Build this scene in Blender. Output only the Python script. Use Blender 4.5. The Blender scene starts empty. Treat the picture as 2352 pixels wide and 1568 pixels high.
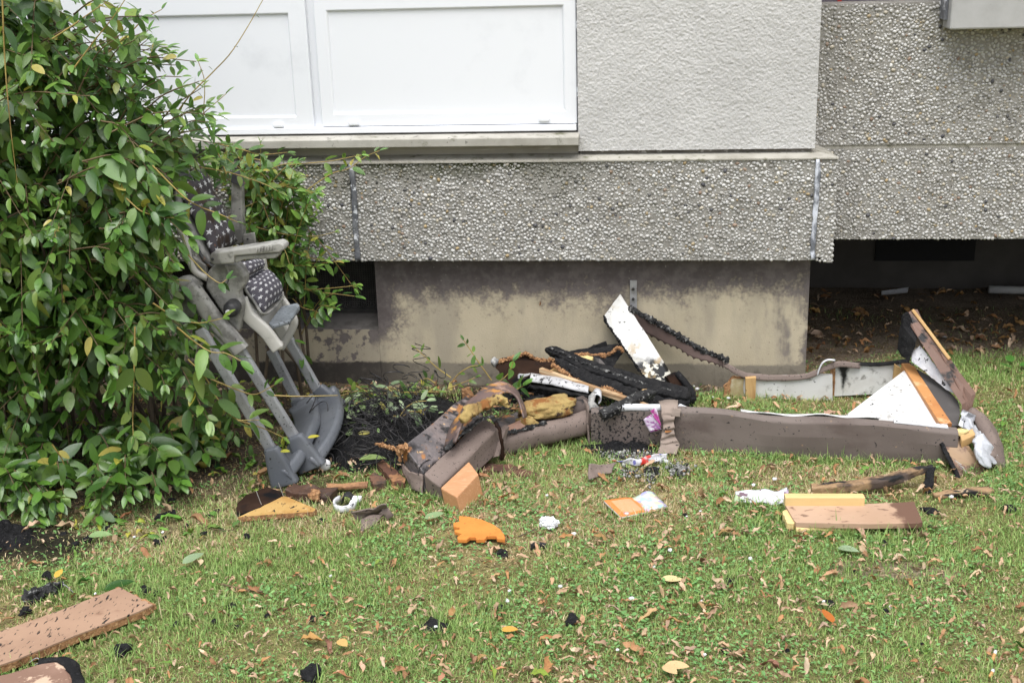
import bpy, math, random
import numpy as np
from mathutils import Matrix, Vector

# ------------------------------------------------------------------ camera, world, sun, exposure
scn = bpy.context.scene
COL = scn.collection
FPX, PITCH, YAW, ROLL = 2901.3, 0.3167, -0.1136, -0.0301
CAM = np.array([0.0, -4.409, 1.65])
def basis():
    f = np.array([math.sin(YAW)*math.cos(PITCH), math.cos(YAW)*math.cos(PITCH), -math.sin(PITCH)])
    rt = np.array([math.cos(YAW), -math.sin(YAW), 0]); up = np.cross(rt, f)
    return (math.cos(ROLL)*rt+math.sin(ROLL)*up, -math.sin(ROLL)*rt+math.cos(ROLL)*up, f)
RT, UP, FW = basis()
cd = bpy.data.cameras.new('camera'); cam = bpy.data.objects.new('camera', cd); COL.objects.link(cam)
cd.sensor_width = 36; cd.lens = 36*FPX/2352; cd.clip_end = 500; cd.clip_start = 0.05
cam.matrix_world = Matrix(((RT[0], UP[0], -FW[0], CAM[0]), (RT[1], UP[1], -FW[1], CAM[1]), (RT[2], UP[2], -FW[2], CAM[2]), (0, 0, 0, 1)))
scn.camera = cam

SUN_EL, SUN_AZ = math.radians(66), math.radians(-25)     # azimuth measured from behind the camera
w = bpy.data.worlds.new('World'); scn.world = w; w.use_nodes = True
nt = w.node_tree
sky = nt.nodes.new('ShaderNodeTexSky'); sky.sky_type = 'NISHITA'; sky.sun_disc = False
sky.sun_elevation = SUN_EL; sky.sun_rotation = math.pi + SUN_AZ; sky.dust_density = 4.0; sky.air_density = 1.0; sky.ozone_density = 1.0
hs = nt.nodes.new('ShaderNodeHueSaturation'); hs.inputs['Saturation'].default_value = 0.36
bg = nt.nodes['Background']; bg.inputs['Strength'].default_value = 0.11
nt.links.new(sky.outputs[0], hs.inputs['Color']); nt.links.new(hs.outputs[0], bg.inputs['Color'])
sd = bpy.data.lights.new('sun', 'SUN'); sd.energy = 1.4; sd.angle = math.radians(40); sd.color = (1.0, 0.995, 0.985)
sun = bpy.data.objects.new('sun', sd); COL.objects.link(sun)
sdir = Vector((math.sin(SUN_AZ)*math.cos(SUN_EL), -math.cos(SUN_AZ)*math.cos(SUN_EL), math.sin(SUN_EL)))
sun.rotation_euler = sdir.to_track_quat('Z', 'Y').to_euler(); sun.location = (0, -6, 8)
vs = scn.view_settings; vs.view_transform = 'Standard'; vs.look = 'None'; vs.gamma = 1; vs.use_curve_mapping = False
vs.exposure = 1.06
scn.cycles.max_bounces = 6; scn.cycles.diffuse_bounces = 3

# ------------------------------------------------------------------ helpers: pixels to points
rng = np.random.default_rng(7); random.seed(7)
def ray(px, py):
    return FW + RT*((px-1176)/FPX) - UP*((py-784)/FPX)
def at(p, Y, py=None):
    if py is not None: p = (p, Y); Y = py
    d = ray(*p); return CAM + d*((Y-CAM[1])/d[1])
def G(px, py, z=0.0):
    d = ray(px, py); return CAM + d*((z-CAM[2])/d[2])
def pix(P):
    d = np.asarray(P, float)-CAM; z = d@FW
    return 1176+FPX*(d@RT)/z, 784-FPX*(d@UP)/z
def zz(x0, y0, s):
    return lambda x, y: ((x0+x/s)/1.7415, (y0+y/s)/1.7415)
r1 = zz(500, 600, 2.24); r2 = zz(600, 1200, 1.65); r3 = zz(1500, 1250, 1.845); r4 = zz(2200, 1150, 1.568)
r5 = zz(3100, 1150, 1.568); c5 = zz(600, 950, 3.135); z6 = zz(1900, 1350, 3.136); z4 = zz(3500, 1200, 1.96)
z7 = zz(2350, 1550, 3.484); z8 = zz(1050, 1500, 2.613); z9 = zz(850, 1850, 2.94); ra = zz(0, 1900, 1.809)
rb = zz(1200, 1900, 1.568); rc = zz(2600, 1900, 1.572)
def A(f, pts, Y):
    "zoomed-photo points to 3D at depth Y (number or list)"
    Ys = [Y]*len(pts) if np.isscalar(Y) else Y
    return np.array([at(f(*p), y) for p, y in zip(pts, Ys)])
def AG(f, pts, z=0.0):
    zs = [z]*len(pts) if np.isscalar(z) else z
    return np.array([G(*f(*p), q) for p, q in zip(pts, zs)])
ident = lambda x, y: (x, y)

# ------------------------------------------------------------------ noise
def _h(i, j, k, s):
    n = (i.astype(np.int64)*374761393 + j.astype(np.int64)*668265263 + k.astype(np.int64)*2147483647 + s*1442695041) & 0xffffffff
    n = ((n ^ (n >> 13))*1274126177) & 0xffffffff
    return ((n ^ (n >> 16)) & 0xffff)/65535.0
def vn(x, y, z=0.0, s=0):
    x = np.asarray(x, float); y = np.asarray(y, float); z = np.asarray(z, float)+np.zeros_like(x)
    i, j, k = np.floor(x), np.floor(y), np.floor(z); u, v, t = x-i, y-j, z-k
    u, v, t = [a*a*(3-2*a) for a in (u, v, t)]
    r = 0
    for a in (0, 1):
        for b in (0, 1):
            for c in (0, 1):
                r = r + _h(i+a, j+b, k+c, s)*(u if a else 1-u)*(v if b else 1-v)*(t if c else 1-t)
    return r*2-1
def fbm(x, y, z=0.0, s=0, o=3):
    r = 0; a = 1.0; f = 1.0
    for q in range(o):
        r = r+a*vn(np.asarray(x)*f, np.asarray(y)*f, np.asarray(z)*f, s+q*17); a *= .5; f *= 2.03
    return r
def rough(V, amp, sc, s=0):
    V = np.array(V, float)
    if amp <= 0: return V
    q = V*sc
    return V + amp*np.stack([fbm(q[:, 0], q[:, 1], q[:, 2], s+d*31) for d in range(3)], 1)
def sstep(x, a, b):
    t = np.clip((np.asarray(x, float)-a)/(b-a), 0, 1); return t*t*(3-2*t)

# ------------------------------------------------------------------ helpers: shapes, each returns (verts, faces)
def nrm(v):
    v = np.asarray(v, float); return v/(np.linalg.norm(v, axis=-1, keepdims=True)+1e-12)
def J(*gs):
    V = []; F = []; o = 0
    for v, f in gs:
        V.append(np.asarray(v, float)); F += [[i+o for i in q] for q in f]; o += len(v)
    return np.concatenate(V), F
def box(x0, x1, y0, y1, z0, z1):
    V = np.array([(x, y, z) for x in (x0, x1) for y in (y0, y1) for z in (z0, z1)], float)
    return V, [[0, 1, 3, 2], [4, 6, 7, 5], [0, 4, 5, 1], [2, 3, 7, 6], [0, 2, 6, 4], [1, 5, 7, 3]]
def hexa(b, t):
    "4 bottom points, 4 top points"
    V = np.concatenate([b, t])
    return V, [[3, 2, 1, 0], [4, 5, 6, 7], [0, 1, 5, 4], [1, 2, 6, 5], [2, 3, 7, 6], [3, 0, 4, 7]]
def resample(P, n):
    P = np.asarray(P, float); d = np.r_[0, np.cumsum(np.linalg.norm(np.diff(P, axis=0), axis=1))]
    t = np.linspace(0, d[-1], n); return np.stack([np.interp(t, d, P[:, k]) for k in range(3)], 1)
def smoothpath(P, n):
    "Catmull-Rom through the points"
    P = np.asarray(P, float)
    if len(P) < 3: return resample(P, n)
    Q = np.vstack([2*P[0]-P[1], P, 2*P[-1]-P[-2]]); out = []
    for t in np.linspace(0, len(P)-1-1e-6, n):
        i = int(t); u = t-i; a, b, c, d = Q[i:i+4]
        out.append(.5*((2*b)+(c-a)*u+(2*a-5*b+4*c-d)*u*u+(3*b-a-3*c+d)*u**3))
    return np.array(out)
def rrect(w, h, r, k=3, sub=0):
    "rounded rectangle profile, counter-clockwise"
    r = min(r, w/2*.99, h/2*.99); pts = []
    for cx, cy, a0 in ((w/2-r, h/2-r, 0), (-w/2+r, h/2-r, 90), (-w/2+r, -h/2+r, 180), (w/2-r, -h/2+r, 270)):
        for q in range(k): a = math.radians(a0+90*q/(k-1)); pts.append((cx+r*math.cos(a), cy+r*math.sin(a)))
    if sub:
        o = []
        for i, p in enumerate(pts):
            q = pts[(i+1) % len(pts)]; L = math.dist(p, q); n = max(1, int(L/sub))
            o += [(p[0]+(q[0]-p[0])*t/n, p[1]+(q[1]-p[1])*t/n) for t in range(n)]
        pts = o
    return np.array(pts)
def sweep(path, prof, up=(0, 0, 1), scale=None, ups=None, cap=True):
    "prof x runs along the side axis, prof y along up"
    P = np.asarray(path, float); n = len(P); T = nrm(np.gradient(P, axis=0)); V = []
    for i in range(n):
        u0 = np.asarray(ups[i] if ups is not None else up, float)
        s = nrm(np.cross(T[i], u0)); u = nrm(np.cross(s, T[i]))
        sc = 1 if scale is None else scale[i]
        pr = prof[i] if isinstance(prof, list) else prof
        V.append(P[i] + np.outer(pr[:, 0]*(sc if np.isscalar(sc) else sc[0]), s) + np.outer(pr[:, 1]*(sc if np.isscalar(sc) else sc[1]), u))
    k = len(V[0]); V = np.concatenate(V)
    F = [[i*k+j, i*k+(j+1) % k, (i+1)*k+(j+1) % k, (i+1)*k+j] for i in range(n-1) for j in range(k)]
    if cap: F += [list(range(k))[::-1], [(n-1)*k+j for j in range(k)]]
    return V, F
def circ(r, k=8): return np.array([(r*math.cos(a), r*math.sin(a)) for a in np.linspace(0, 2*math.pi, k, endpoint=False)])
def tube(path, r, k=6, cap=True):
    P = np.asarray(path, float); T = nrm(P[-1]-P[0]); up = (0, 0, 1) if abs(T[2]) < .9 else (0, 1, 0)
    sc = None if np.isscalar(r) else list(np.asarray(r)); return sweep(P, circ(1 if sc is not None else r, k), up, sc, cap=cap)
def bar(p0, p1, w, h, r=.003, up=(0, 0, 1), n=2, sub=0, amp=0, sc=40, s=0):
    pa = np.linspace(p0, p1, n); g = sweep(pa, rrect(w, h, r, 3, sub), up)
    return rough(g[0], amp, sc, s), g[1]
def sheet(Gd, th, amp=0, sc=20, s=0):
    "grid of points (m,n,3) given thickness th"
    Gd = np.asarray(Gd, float); m, n, _ = Gd.shape
    if amp: Gd = rough(Gd.reshape(-1, 3), amp, sc, s).reshape(m, n, 3)
    N = nrm(np.cross(np.gradient(Gd, axis=0), np.gradient(Gd, axis=1)))
    A_ = Gd.reshape(-1, 3); B = (Gd-N*th).reshape(-1, 3); o = m*n; V = np.concatenate([A_, B]); F = []
    for i in range(m-1):
        for j in range(n-1):
            q = [i*n+j, (i+1)*n+j, (i+1)*n+j+1, i*n+j+1]; F.append(q); F.append([x+o for x in q[::-1]])
    ring = [(0, j) for j in range(n)]+[(i, n-1) for i in range(1, m)]+[(m-1, j) for j in range(n-2, -1, -1)]+[(i, 0) for i in range(m-2, 0, -1)]
    R_ = [i*n+j for i, j in ring]
    for a, b in zip(R_, R_[1:]+R_[:1]): F.append([a, b, b+o, a+o])
    return V, F
def quadgrid(c, m, n):
    "bilinear grid from 4 corners: c[0]->c[1] is the first axis"
    c = [np.asarray(q, float) for q in c]
    u = np.linspace(0, 1, m)[:, None, None]; v = np.linspace(0, 1, n)[None, :, None]
    return c[0]*(1-u)*(1-v)+c[1]*u*(1-v)+c[2]*u*v+c[3]*(1-u)*v
def loftgrid(pathA, pathB, m, n):
    a = smoothpath(pathA, m); b = smoothpath(pathB, m); v = np.linspace(0, 1, n)[None, :, None]
    return a[:, None]*(1-v)+b[:, None]*v
def slab(ring, tv, rag=0, seg=0, s=0):
    "ring of points extruded by tv; ragged outline when rag is set"
    P = [np.asarray(p, float) for p in ring]
    if seg:
        o = []
        for i, p in enumerate(P):
            q = P[(i+1) % len(P)]; n = max(1, int(np.linalg.norm(q-p)/seg))
            o += [p+(q-p)*t/n for t in range(n)]
        P = o
    P = np.array(P)
    if rag:
        r = np.random.default_rng(s); d = np.cumsum(np.linalg.norm(np.diff(P, axis=0, append=P[:1]), axis=1))
        nv = nrm(np.cross(P[1]-P[0], tv)); c = P.mean(0); out = nrm(P-c)
        P = P + out*(rag*(vn(d*60, d*0+s)+.7*vn(d*190, d*0+s))[:, None])
    n = len(P); V = np.concatenate([P, P+np.asarray(tv, float)])
    F = [list(range(n)), [n+i for i in range(n)][::-1]]+[[(i+1) % n, i, n+i, n+(i+1) % n] for i in range(n)]
    return V, F
def ico(sub=1):
    import bmesh
    b = bmesh.new(); bmesh.ops.create_icosphere(b, subdivisions=sub, radius=1)
    V = np.array([v.co[:] for v in b.verts]); F = [[v.index for v in f.verts] for f in b.faces]; b.free(); return V, F
ICO1 = ico(2); ICO2 = ico(3); ICO3 = ico(4)
def lump(c, r, amp=.35, sc=1.6, s=0, base=None):
    V, F = ICO2 if base is None else base
    d = 1+amp*fbm(V[:, 0]*sc+s*7.3, V[:, 1]*sc, V[:, 2]*sc, s)
    return V*d[:, None]*np.asarray(r)+np.asarray(c), F
def crumbly(path, w, h, s=0, step=.0035, k=9, up=(0, -.3, 1), sm=True):
    "torn, crumbling strip: every ring has its own uneven outline"
    P = np.asarray(path, float); P = smoothpath(P, 40) if sm else P
    L = np.sum(np.linalg.norm(np.diff(P, axis=0), axis=1)); n = max(6, int(L/step)); P = resample(P, n); r = np.random.default_rng(s)
    T = nrm(np.gradient(P, axis=0)); V = []; wob = 1+.45*vn(np.arange(n)*.35, np.zeros(n)+s*3.7)
    for i in range(n):
        sd = nrm(np.cross(T[i], up)); u = nrm(np.cross(sd, T[i])); a = np.linspace(0, 2*math.pi, k, endpoint=False); q = r.uniform(.55, 1.3, k)*wob[i]*(.45 if i in (0, n-1) else 1)
        V.append(P[i]+np.outer(np.cos(a)*q*w/2, sd)+np.outer(np.sin(a)*q*h/2, u)+r.normal(0, step*.25, (k, 3)))
    V = np.concatenate(V); F = [[i*k+j, i*k+(j+1) % k, (i+1)*k+(j+1) % k, (i+1)*k+j] for i in range(n-1) for j in range(k)]+[list(range(k))[::-1], [(n-1)*k+j for j in range(k)]]
    return V, F
def rotz(a): c, s = math.cos(a), math.sin(a); return np.array([[c, -s, 0], [s, c, 0], [0, 0, 1]])

# ------------------------------------------------------------------ helpers: objects
EXCL = []                                   # footprints in which no grass grows
def hull(P):
    P = sorted(set(map(tuple, np.round(P, 4))))
    if len(P) < 3: return None
    def half(ps):
        h = []
        for p in ps:
            while len(h) > 1 and (h[-1][0]-h[-2][0])*(p[1]-h[-2][1])-(h[-1][1]-h[-2][1])*(p[0]-h[-2][0]) <= 0: h.pop()
            h.append(p)
        return h
    a = half(P); b = half(P[::-1]); return np.array(a[:-1]+b[:-1])
def mark(V, zmax=.045):
    V = np.asarray(V); L = V[V[:, 2] < zmax]
    if len(L) > 2:
        h = hull(L[:, :2])
        if h is not None and len(h) > 2: EXCL.append(h)
def inside(h, x, y):
    r = np.ones(len(x), bool)
    for i in range(len(h)):
        a = h[i]; b = h[(i+1) % len(h)]; r &= (b[0]-a[0])*(y-a[1])-(b[1]-a[1])*(x-a[0]) >= 0
    return r
def mkmesh(name, V, F, mat, smooth=False, col=None):
    me = bpy.data.meshes.new(name)
    if isinstance(F, np.ndarray):
        n, k = F.shape; me.vertices.add(len(V)); me.vertices.foreach_set('co', np.asarray(V, np.float32).ravel())
        me.loops.add(n*k); me.loops.foreach_set('vertex_index', F.astype(np.int32).ravel())
        me.polygons.add(n); me.polygons.foreach_set('loop_start', np.arange(0, n*k, k, dtype=np.int32))
        me.polygons.foreach_set('loop_total', np.full(n, k, np.int32)); me.update(calc_edges=True)
    else:
        me.from_pydata([tuple(v) for v in V], [], F); me.update()
    if smooth: me.polygons.foreach_set('use_smooth', np.ones(len(me.polygons), bool))
    if col is not None:
        a = me.color_attributes.new('Col', 'FLOAT_COLOR', 'POINT')
        c = np.ones((len(V), 4), np.float32); c[:, :3] = col; a.data.foreach_set('color', c.ravel())
    if mat is not None: me.materials.append(mat)
    return me
def tag(o, label=None, cat=None, group=None, kind=None):
    for k, v in (('label', label), ('category', cat), ('group', group), ('kind', kind)):
        if v: o[k] = v
    return o
def thing(name, label, cat, base, group=None):
    o = bpy.data.objects.new(name, None); COL.objects.link(o); o.location = tuple(base); o.empty_display_size = .05
    return tag(o, label, cat, group)
def worldloc(o):
    v = np.array(o.location)
    while o.parent: o = o.parent; v = v+np.array(o.location)
    return v
def part(name, g, mat, parent, smooth=False, bevel=0, col=None, ex=True, label=None, kind=None):
    V = np.asarray(g[0], float)
    if ex: mark(V)
    me = mkmesh(name, V-worldloc(parent), g[1], mat, smooth, col)
    o = bpy.data.objects.new(name, me); COL.objects.link(o); o.parent = parent
    if bevel: b = o.modifiers.new('bevel', 'BEVEL'); b.width = bevel; b.segments = 2; b.limit_method = 'ANGLE'; b.angle_limit = .7
    if label: o['label'] = label
    if kind: o['kind'] = kind
    return o
def solo(name, g, mat, label, cat, group=None, kind=None, smooth=False, bevel=0, col=None, ex=True):
    V = np.asarray(g[0], float)
    if ex: mark(V)
    c = np.array([V[:, 0].mean(), V[:, 1].mean(), V[:, 2].min()])
    me = mkmesh(name, V-c, g[1], mat, smooth, col); o = bpy.data.objects.new(name, me); COL.objects.link(o); o.location = c
    if bevel: b = o.modifiers.new('bevel', 'BEVEL'); b.width = bevel; b.segments = 2; b.limit_method = 'ANGLE'; b.angle_limit = .7
    return tag(o, label, cat, group, kind)
def struct(name, g, mat, col=None, smooth=False):
    o = bpy.data.objects.new(name, mkmesh(name, np.asarray(g[0], float), g[1], mat, smooth, col)); COL.objects.link(o); o['kind'] = 'structure'; return o
def tile(tv, tf, R_, S, P):
    "copies of a template: R_ (n,3,3), S (n,3), P (n,3)"
    n = len(P); k = len(tv)
    V = np.einsum('nij,nkj->nki', R_, tv[None]*S[:, None, :])+P[:, None, :]
    F = (np.asarray(tf)[None]+(np.arange(n)*k)[:, None, None]).reshape(-1, len(tf[0])); return V.reshape(-1, 3), F

# ------------------------------------------------------------------ helpers: materials
def M(name, c=(.5, .5, .5), c2=None, ns=6, lo=.4, hi=.62, rough=.8, layers=(), bump=0, bs=80, bd=4, metal=0, spec=.5, attr=False, trans=0, stretch=None, bw=.001, custom=None, vor=0):
    m = bpy.data.materials.new(name); m.use_nodes = True; n = m.node_tree.nodes; L = m.node_tree.links
    b = n['Principled BSDF']; tc = n.new('ShaderNodeTexCoord'); vec = tc.outputs['Object']
    def noise(sc, det=5, st=None, off=0):
        mp = n.new('ShaderNodeMapping'); L.new(vec, mp.inputs[0]); mp.inputs['Location'].default_value = (off, off*1.7, off*.6)
        if st: mp.inputs['Scale'].default_value = st
        t = n.new('ShaderNodeTexNoise'); t.inputs['Scale'].default_value = sc; t.inputs['Detail'].default_value = det; t.inputs['Roughness'].default_value = .6
        L.new(mp.outputs[0], t.inputs['Vector']); return t.outputs[0]
    def ramp(v, a, bb):
        r = n.new('ShaderNodeMapRange'); r.interpolation_type = 'SMOOTHSTEP'; L.new(v, r.inputs[0]); r.inputs[1].default_value = a; r.inputs[2].default_value = bb; return r.outputs[0]
    def mix(f, x, y):
        q = n.new('ShaderNodeMix'); q.data_type = 'RGBA'
        if isinstance(f, (int, float)): q.inputs[0].default_value = f
        else: L.new(f, q.inputs[0])
        for s_, i in ((x, 6), (y, 7)):
            if isinstance(s_, tuple): q.inputs[i].default_value = (*s_[:3], 1)
            else: L.new(s_, q.inputs[i])
        return q.outputs[2]
    cur = tuple(c)
    if attr:
        a = n.new('ShaderNodeVertexColor'); a.layer_name = 'Col'; cur = a.outputs[0]
    if c2 is not None: cur = mix(ramp(noise(ns, 5, stretch), lo, hi), cur, tuple(c2))
    for i, l in enumerate(layers):                       # (colour, scale, low, high[, stretch])
        sh = .06 if l[2] >= .6 else .02; cur = mix(ramp(noise(l[1], 6, l[4] if len(l) > 4 else None, 3.1*(i+1)), l[2]-sh, l[3]-sh), cur, tuple(l[0]))
    env = dict(m=m, n=n, L=L, noise=noise, ramp=ramp, mix=mix, tc=tc, b=b)
    if custom: cur = custom(env, cur)
    if isinstance(cur, tuple): b.inputs['Base Color'].default_value = (*cur[:3], 1)
    else: L.new(cur, b.inputs['Base Color'])
    b.inputs['Roughness'].default_value = rough; b.inputs['Metallic'].default_value = metal; b.inputs['Specular IOR Level'].default_value = spec
    if bump:
        bp = n.new('ShaderNodeBump'); bp.inputs['Strength'].default_value = bump; bp.inputs['Distance'].default_value = bw
        L.new(noise(bs, bd), bp.inputs['Height']); L.new(bp.outputs[0], b.inputs['Normal'])
    if trans:
        tr = n.new('ShaderNodeBsdfTranslucent'); ms = n.new('ShaderNodeMixShader'); ms.inputs[0].default_value = trans
        if isinstance(cur, tuple): tr.inputs[0].default_value = (*cur[:3], 1)
        else: L.new(cur, tr.inputs[0])
        L.new(b.outputs[0], ms.inputs[1]); L.new(tr.outputs[0], ms.inputs[2]); L.new(ms.outputs[0], n['Material Output'].inputs[0])
    return m
def posmath(env):
    "world position outputs and a tiny expression builder for stains with a shape of their own"
    n, L = env['n'], env['L']
    g = n.new('ShaderNodeNewGeometry'); sp = n.new('ShaderNodeSeparateXYZ'); L.new(g.outputs['Position'], sp.inputs[0])
    def op(o, a, b=0.0, c=0.0):
        q = n.new('ShaderNodeMath'); q.operation = o
        for i, v in enumerate((a, b, c)):
            if isinstance(v, (int, float)): q.inputs[i].default_value = v
            else: L.new(v, q.inputs[i])
        return q.outputs[0]
    return sp.outputs[0], sp.outputs[1], sp.outputs[2], op
SOOT = (.007, .007, .008)
# ================================================================== materials of the building
def plinth_cols(env, cur):
    x, y, z, op = posmath(env); nz = env['noise']; ramp = env['ramp']; mix = env['mix']
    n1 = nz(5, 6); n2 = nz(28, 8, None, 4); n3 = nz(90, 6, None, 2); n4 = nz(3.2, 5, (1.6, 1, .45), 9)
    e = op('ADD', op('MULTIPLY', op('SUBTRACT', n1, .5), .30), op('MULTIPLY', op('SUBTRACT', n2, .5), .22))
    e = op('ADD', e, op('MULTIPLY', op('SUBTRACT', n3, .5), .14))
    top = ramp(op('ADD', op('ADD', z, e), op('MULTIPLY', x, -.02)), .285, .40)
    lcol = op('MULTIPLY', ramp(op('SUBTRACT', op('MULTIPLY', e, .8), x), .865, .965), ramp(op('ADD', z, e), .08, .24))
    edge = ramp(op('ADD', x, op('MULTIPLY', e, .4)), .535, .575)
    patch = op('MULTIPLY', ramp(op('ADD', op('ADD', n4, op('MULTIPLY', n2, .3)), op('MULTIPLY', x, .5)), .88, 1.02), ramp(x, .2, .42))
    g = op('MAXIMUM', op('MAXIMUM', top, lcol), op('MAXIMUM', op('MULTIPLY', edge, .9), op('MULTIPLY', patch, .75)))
    left = ramp(op('SUBTRACT', 0.0, x), 1.045, 1.06)
    mold = op('MULTIPLY', ramp(op('ADD', op('ADD', n2, op('MULTIPLY', n1, .5)), op('MULTIPLY', z, .5)), .84, .92), 1.0)
    g = mix_f(env, left, g, mold)
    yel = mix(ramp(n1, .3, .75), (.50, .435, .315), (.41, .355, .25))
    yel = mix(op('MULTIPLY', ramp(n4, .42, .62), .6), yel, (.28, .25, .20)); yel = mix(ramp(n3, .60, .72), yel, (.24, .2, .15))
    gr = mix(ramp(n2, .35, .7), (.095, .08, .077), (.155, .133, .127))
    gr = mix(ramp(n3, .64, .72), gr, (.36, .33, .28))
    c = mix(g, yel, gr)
    damp = ramp(op('MULTIPLY', op('ADD', z, op('MULTIPLY', e, .10)), -1), -.09, -.078)
    dl = ramp(op('SUBTRACT', op('MULTIPLY', e, .2), x), .85, 1.05)
    dc = mix(dl, (.21, .185, .145), (.05, .043, .037))
    dc = mix(ramp(n2, .45, .8), dc, (.10, .088, .072))
    return mix(damp, c, dc)
def mix_f(env, f, a, b):
    q = env['n'].new('ShaderNodeMix'); q.data_type = 'FLOAT'; env['L'].new(f, q.inputs[0]); env['L'].new(a, q.inputs[2]); env['L'].new(b, q.inputs[3]); return q.outputs[0]
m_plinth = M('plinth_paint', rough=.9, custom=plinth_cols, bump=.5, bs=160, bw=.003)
m_pvc = M('white_pvc', (.77, .79, .83), rough=.32, layers=[((.69, .71, .75), 5, .60, .85), ((.2, .19, .17), 130, .82, .84)])
m_plaster = M('rough_plaster', (.55, .545, .535), (.48, .475, .465), 2.2, .35, .7, .95, [((.30, .28, .25), 34, .76, .86)], bump=.6, bs=300, bw=.003)
m_sill = M('sill_stone', (.41, .395, .355), (.31, .295, .255), 7, .4, .7, .85, [((.10, .10, .055), 16, .58, .74), ((.06, .06, .05), 60, .68, .78)], bump=.3, bs=200)
m_beige = M('beige_wall_paint', (.44, .41, .36), (.34, .315, .27), 4, .35, .75, .85, [((.6, .58, .53), 14, .66, .8, (.4, 1, 4))], bump=.2, bs=150)
m_ledge = M('pale_ledge', (.37, .355, .31), (.27, .255, .215), 12, .4, .7, .9, [((.13, .13, .08), 30, .62, .76)], bump=.3, bs=200)
def matrix_cols(env, cur):
    x, y, z, op = posmath(env); nz = env['noise']; ramp = env['ramp']; mix = env['mix']
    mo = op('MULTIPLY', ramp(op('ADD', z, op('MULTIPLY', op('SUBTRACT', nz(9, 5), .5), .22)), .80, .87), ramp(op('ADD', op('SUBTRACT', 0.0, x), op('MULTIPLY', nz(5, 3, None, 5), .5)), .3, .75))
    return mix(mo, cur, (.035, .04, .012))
m_matrix = M('washed_concrete_matrix', (.29, .28, .255), (.20, .19, .17), 20, .35, .7, .95, custom=matrix_cols, bump=.6, bs=180, bw=.003)
m_pebble = M('washed_pebbles', attr=True, rough=.62, layers=[((.2, .19, .17), 220, .62, .8)], spec=.4, custom=matrix_cols and None)
m_seal = M('grey_joint_sealant', (.10, .105, .12), (.2, .205, .22), 30, .4, .7, .6, [((.62, .64, .68), 40, .60, .68)])
m_seal2 = M('peeling_white_sealant', (.13, .14, .16), (.6, .63, .7), 16, .42, .56, .6, stretch=(1, 1, .6))
m_concrete = M('cast_concrete', (.40, .40, .395), (.33, .33, .32), 9, .35, .7, .9, [((.12, .12, .12), 70, .74, .8)], bump=.3, bs=120)
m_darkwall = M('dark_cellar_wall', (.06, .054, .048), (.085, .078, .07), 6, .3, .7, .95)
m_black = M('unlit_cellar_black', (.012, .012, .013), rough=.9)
m_grille = M('dark_grille_metal', (.035, .034, .034), (.06, .056, .052), 30, .4, .7, .6, metal=.3)
m_zinc = M('galvanised_strap', (.42, .42, .43), (.3, .3, .31), 40, .35, .7, .5, [((.16, .13, .1), 60, .62, .75)], metal=.5)
m_red = M('red_painted_rail', (.45, .035, .03), rough=.45)
m_lilac = M('dim_lilac_wall', (.30, .26, .30), rough=.9)

# ================================================================== building
B = thing('apartment_building', 'grey apartment building with washed pebble bands, rough plaster and white window panels', 'building', (0, .08, 0))
XJ1, XJ2 = at((813, 490), 0)[0], at((1873, 480), 0)[0]
ZB, ZT = .501, .862
def bpart(name, g, m, parent=None, **k): return part(name, g, m, parent or B, ex=False, **k)
XC = XJ2+.068                                            # outer end of the corner return
XP = at((1857, 700), .08)[0]                             # right end of the plinth

# --- pebble panels: real pebbles set in a darker matrix
hv, hf = ico(1); hv = hv@np.array([[1, 0, 0], [0, 0, 1], [0, -1, 0]], float).T
keep = [f for f in hf if max(hv[i][1] for i in f) < .75]   # drop the side buried in the wall
def poisson(x0, x1, z0, z1, seed, dens=1.0):
    r = np.random.default_rng(seed); cell = .0150; nx = int((x1-x0)/cell)+3; nz_ = int((z1-z0)/cell)+3
    grid = {}; out = []
    def tryput(x, z, rad):
        i, j = int((x-x0)/cell), int((z-z0)/cell)
        for a in range(i-1, i+2):
            for b in range(j-1, j+2):
                for (u, v, q) in grid.get((a, b), ()):
                    if (u-x)**2+(v-z)**2 < ((rad+q)*.76)**2: return
        grid.setdefault((i, j), []).append((x, z, rad)); out.append((x, z, rad))
    ar = (x1-x0)*(z1-z0)
    for rad, k in ((.0074, 3600), (.0064, 11000), (.0055, 20000), (.0045, 24000), (.0035, 20000)):
        n = int(ar*k*dens); X = r.uniform(x0, x1, n); Z = r.uniform(z0, z1, n); Q = rad*r.uniform(.88, 1.12, n)
        for a, b, c in zip(X, Z, Q): tryput(a, b, c)
    return np.array(out)
PC = np.array([(.47, .465, .45), (.54, .535, .52), (.40, .39, .37), (.50, .49, .465), (.34, .33, .31), (.38, .29, .16), (.07, .07, .08), (.27, .19, .14), (.44, .40, .32)])
PP = np.array([.28, .19, .17, .15, .11, .014, .018, .012, .05]); PP /= PP.sum()
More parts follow.
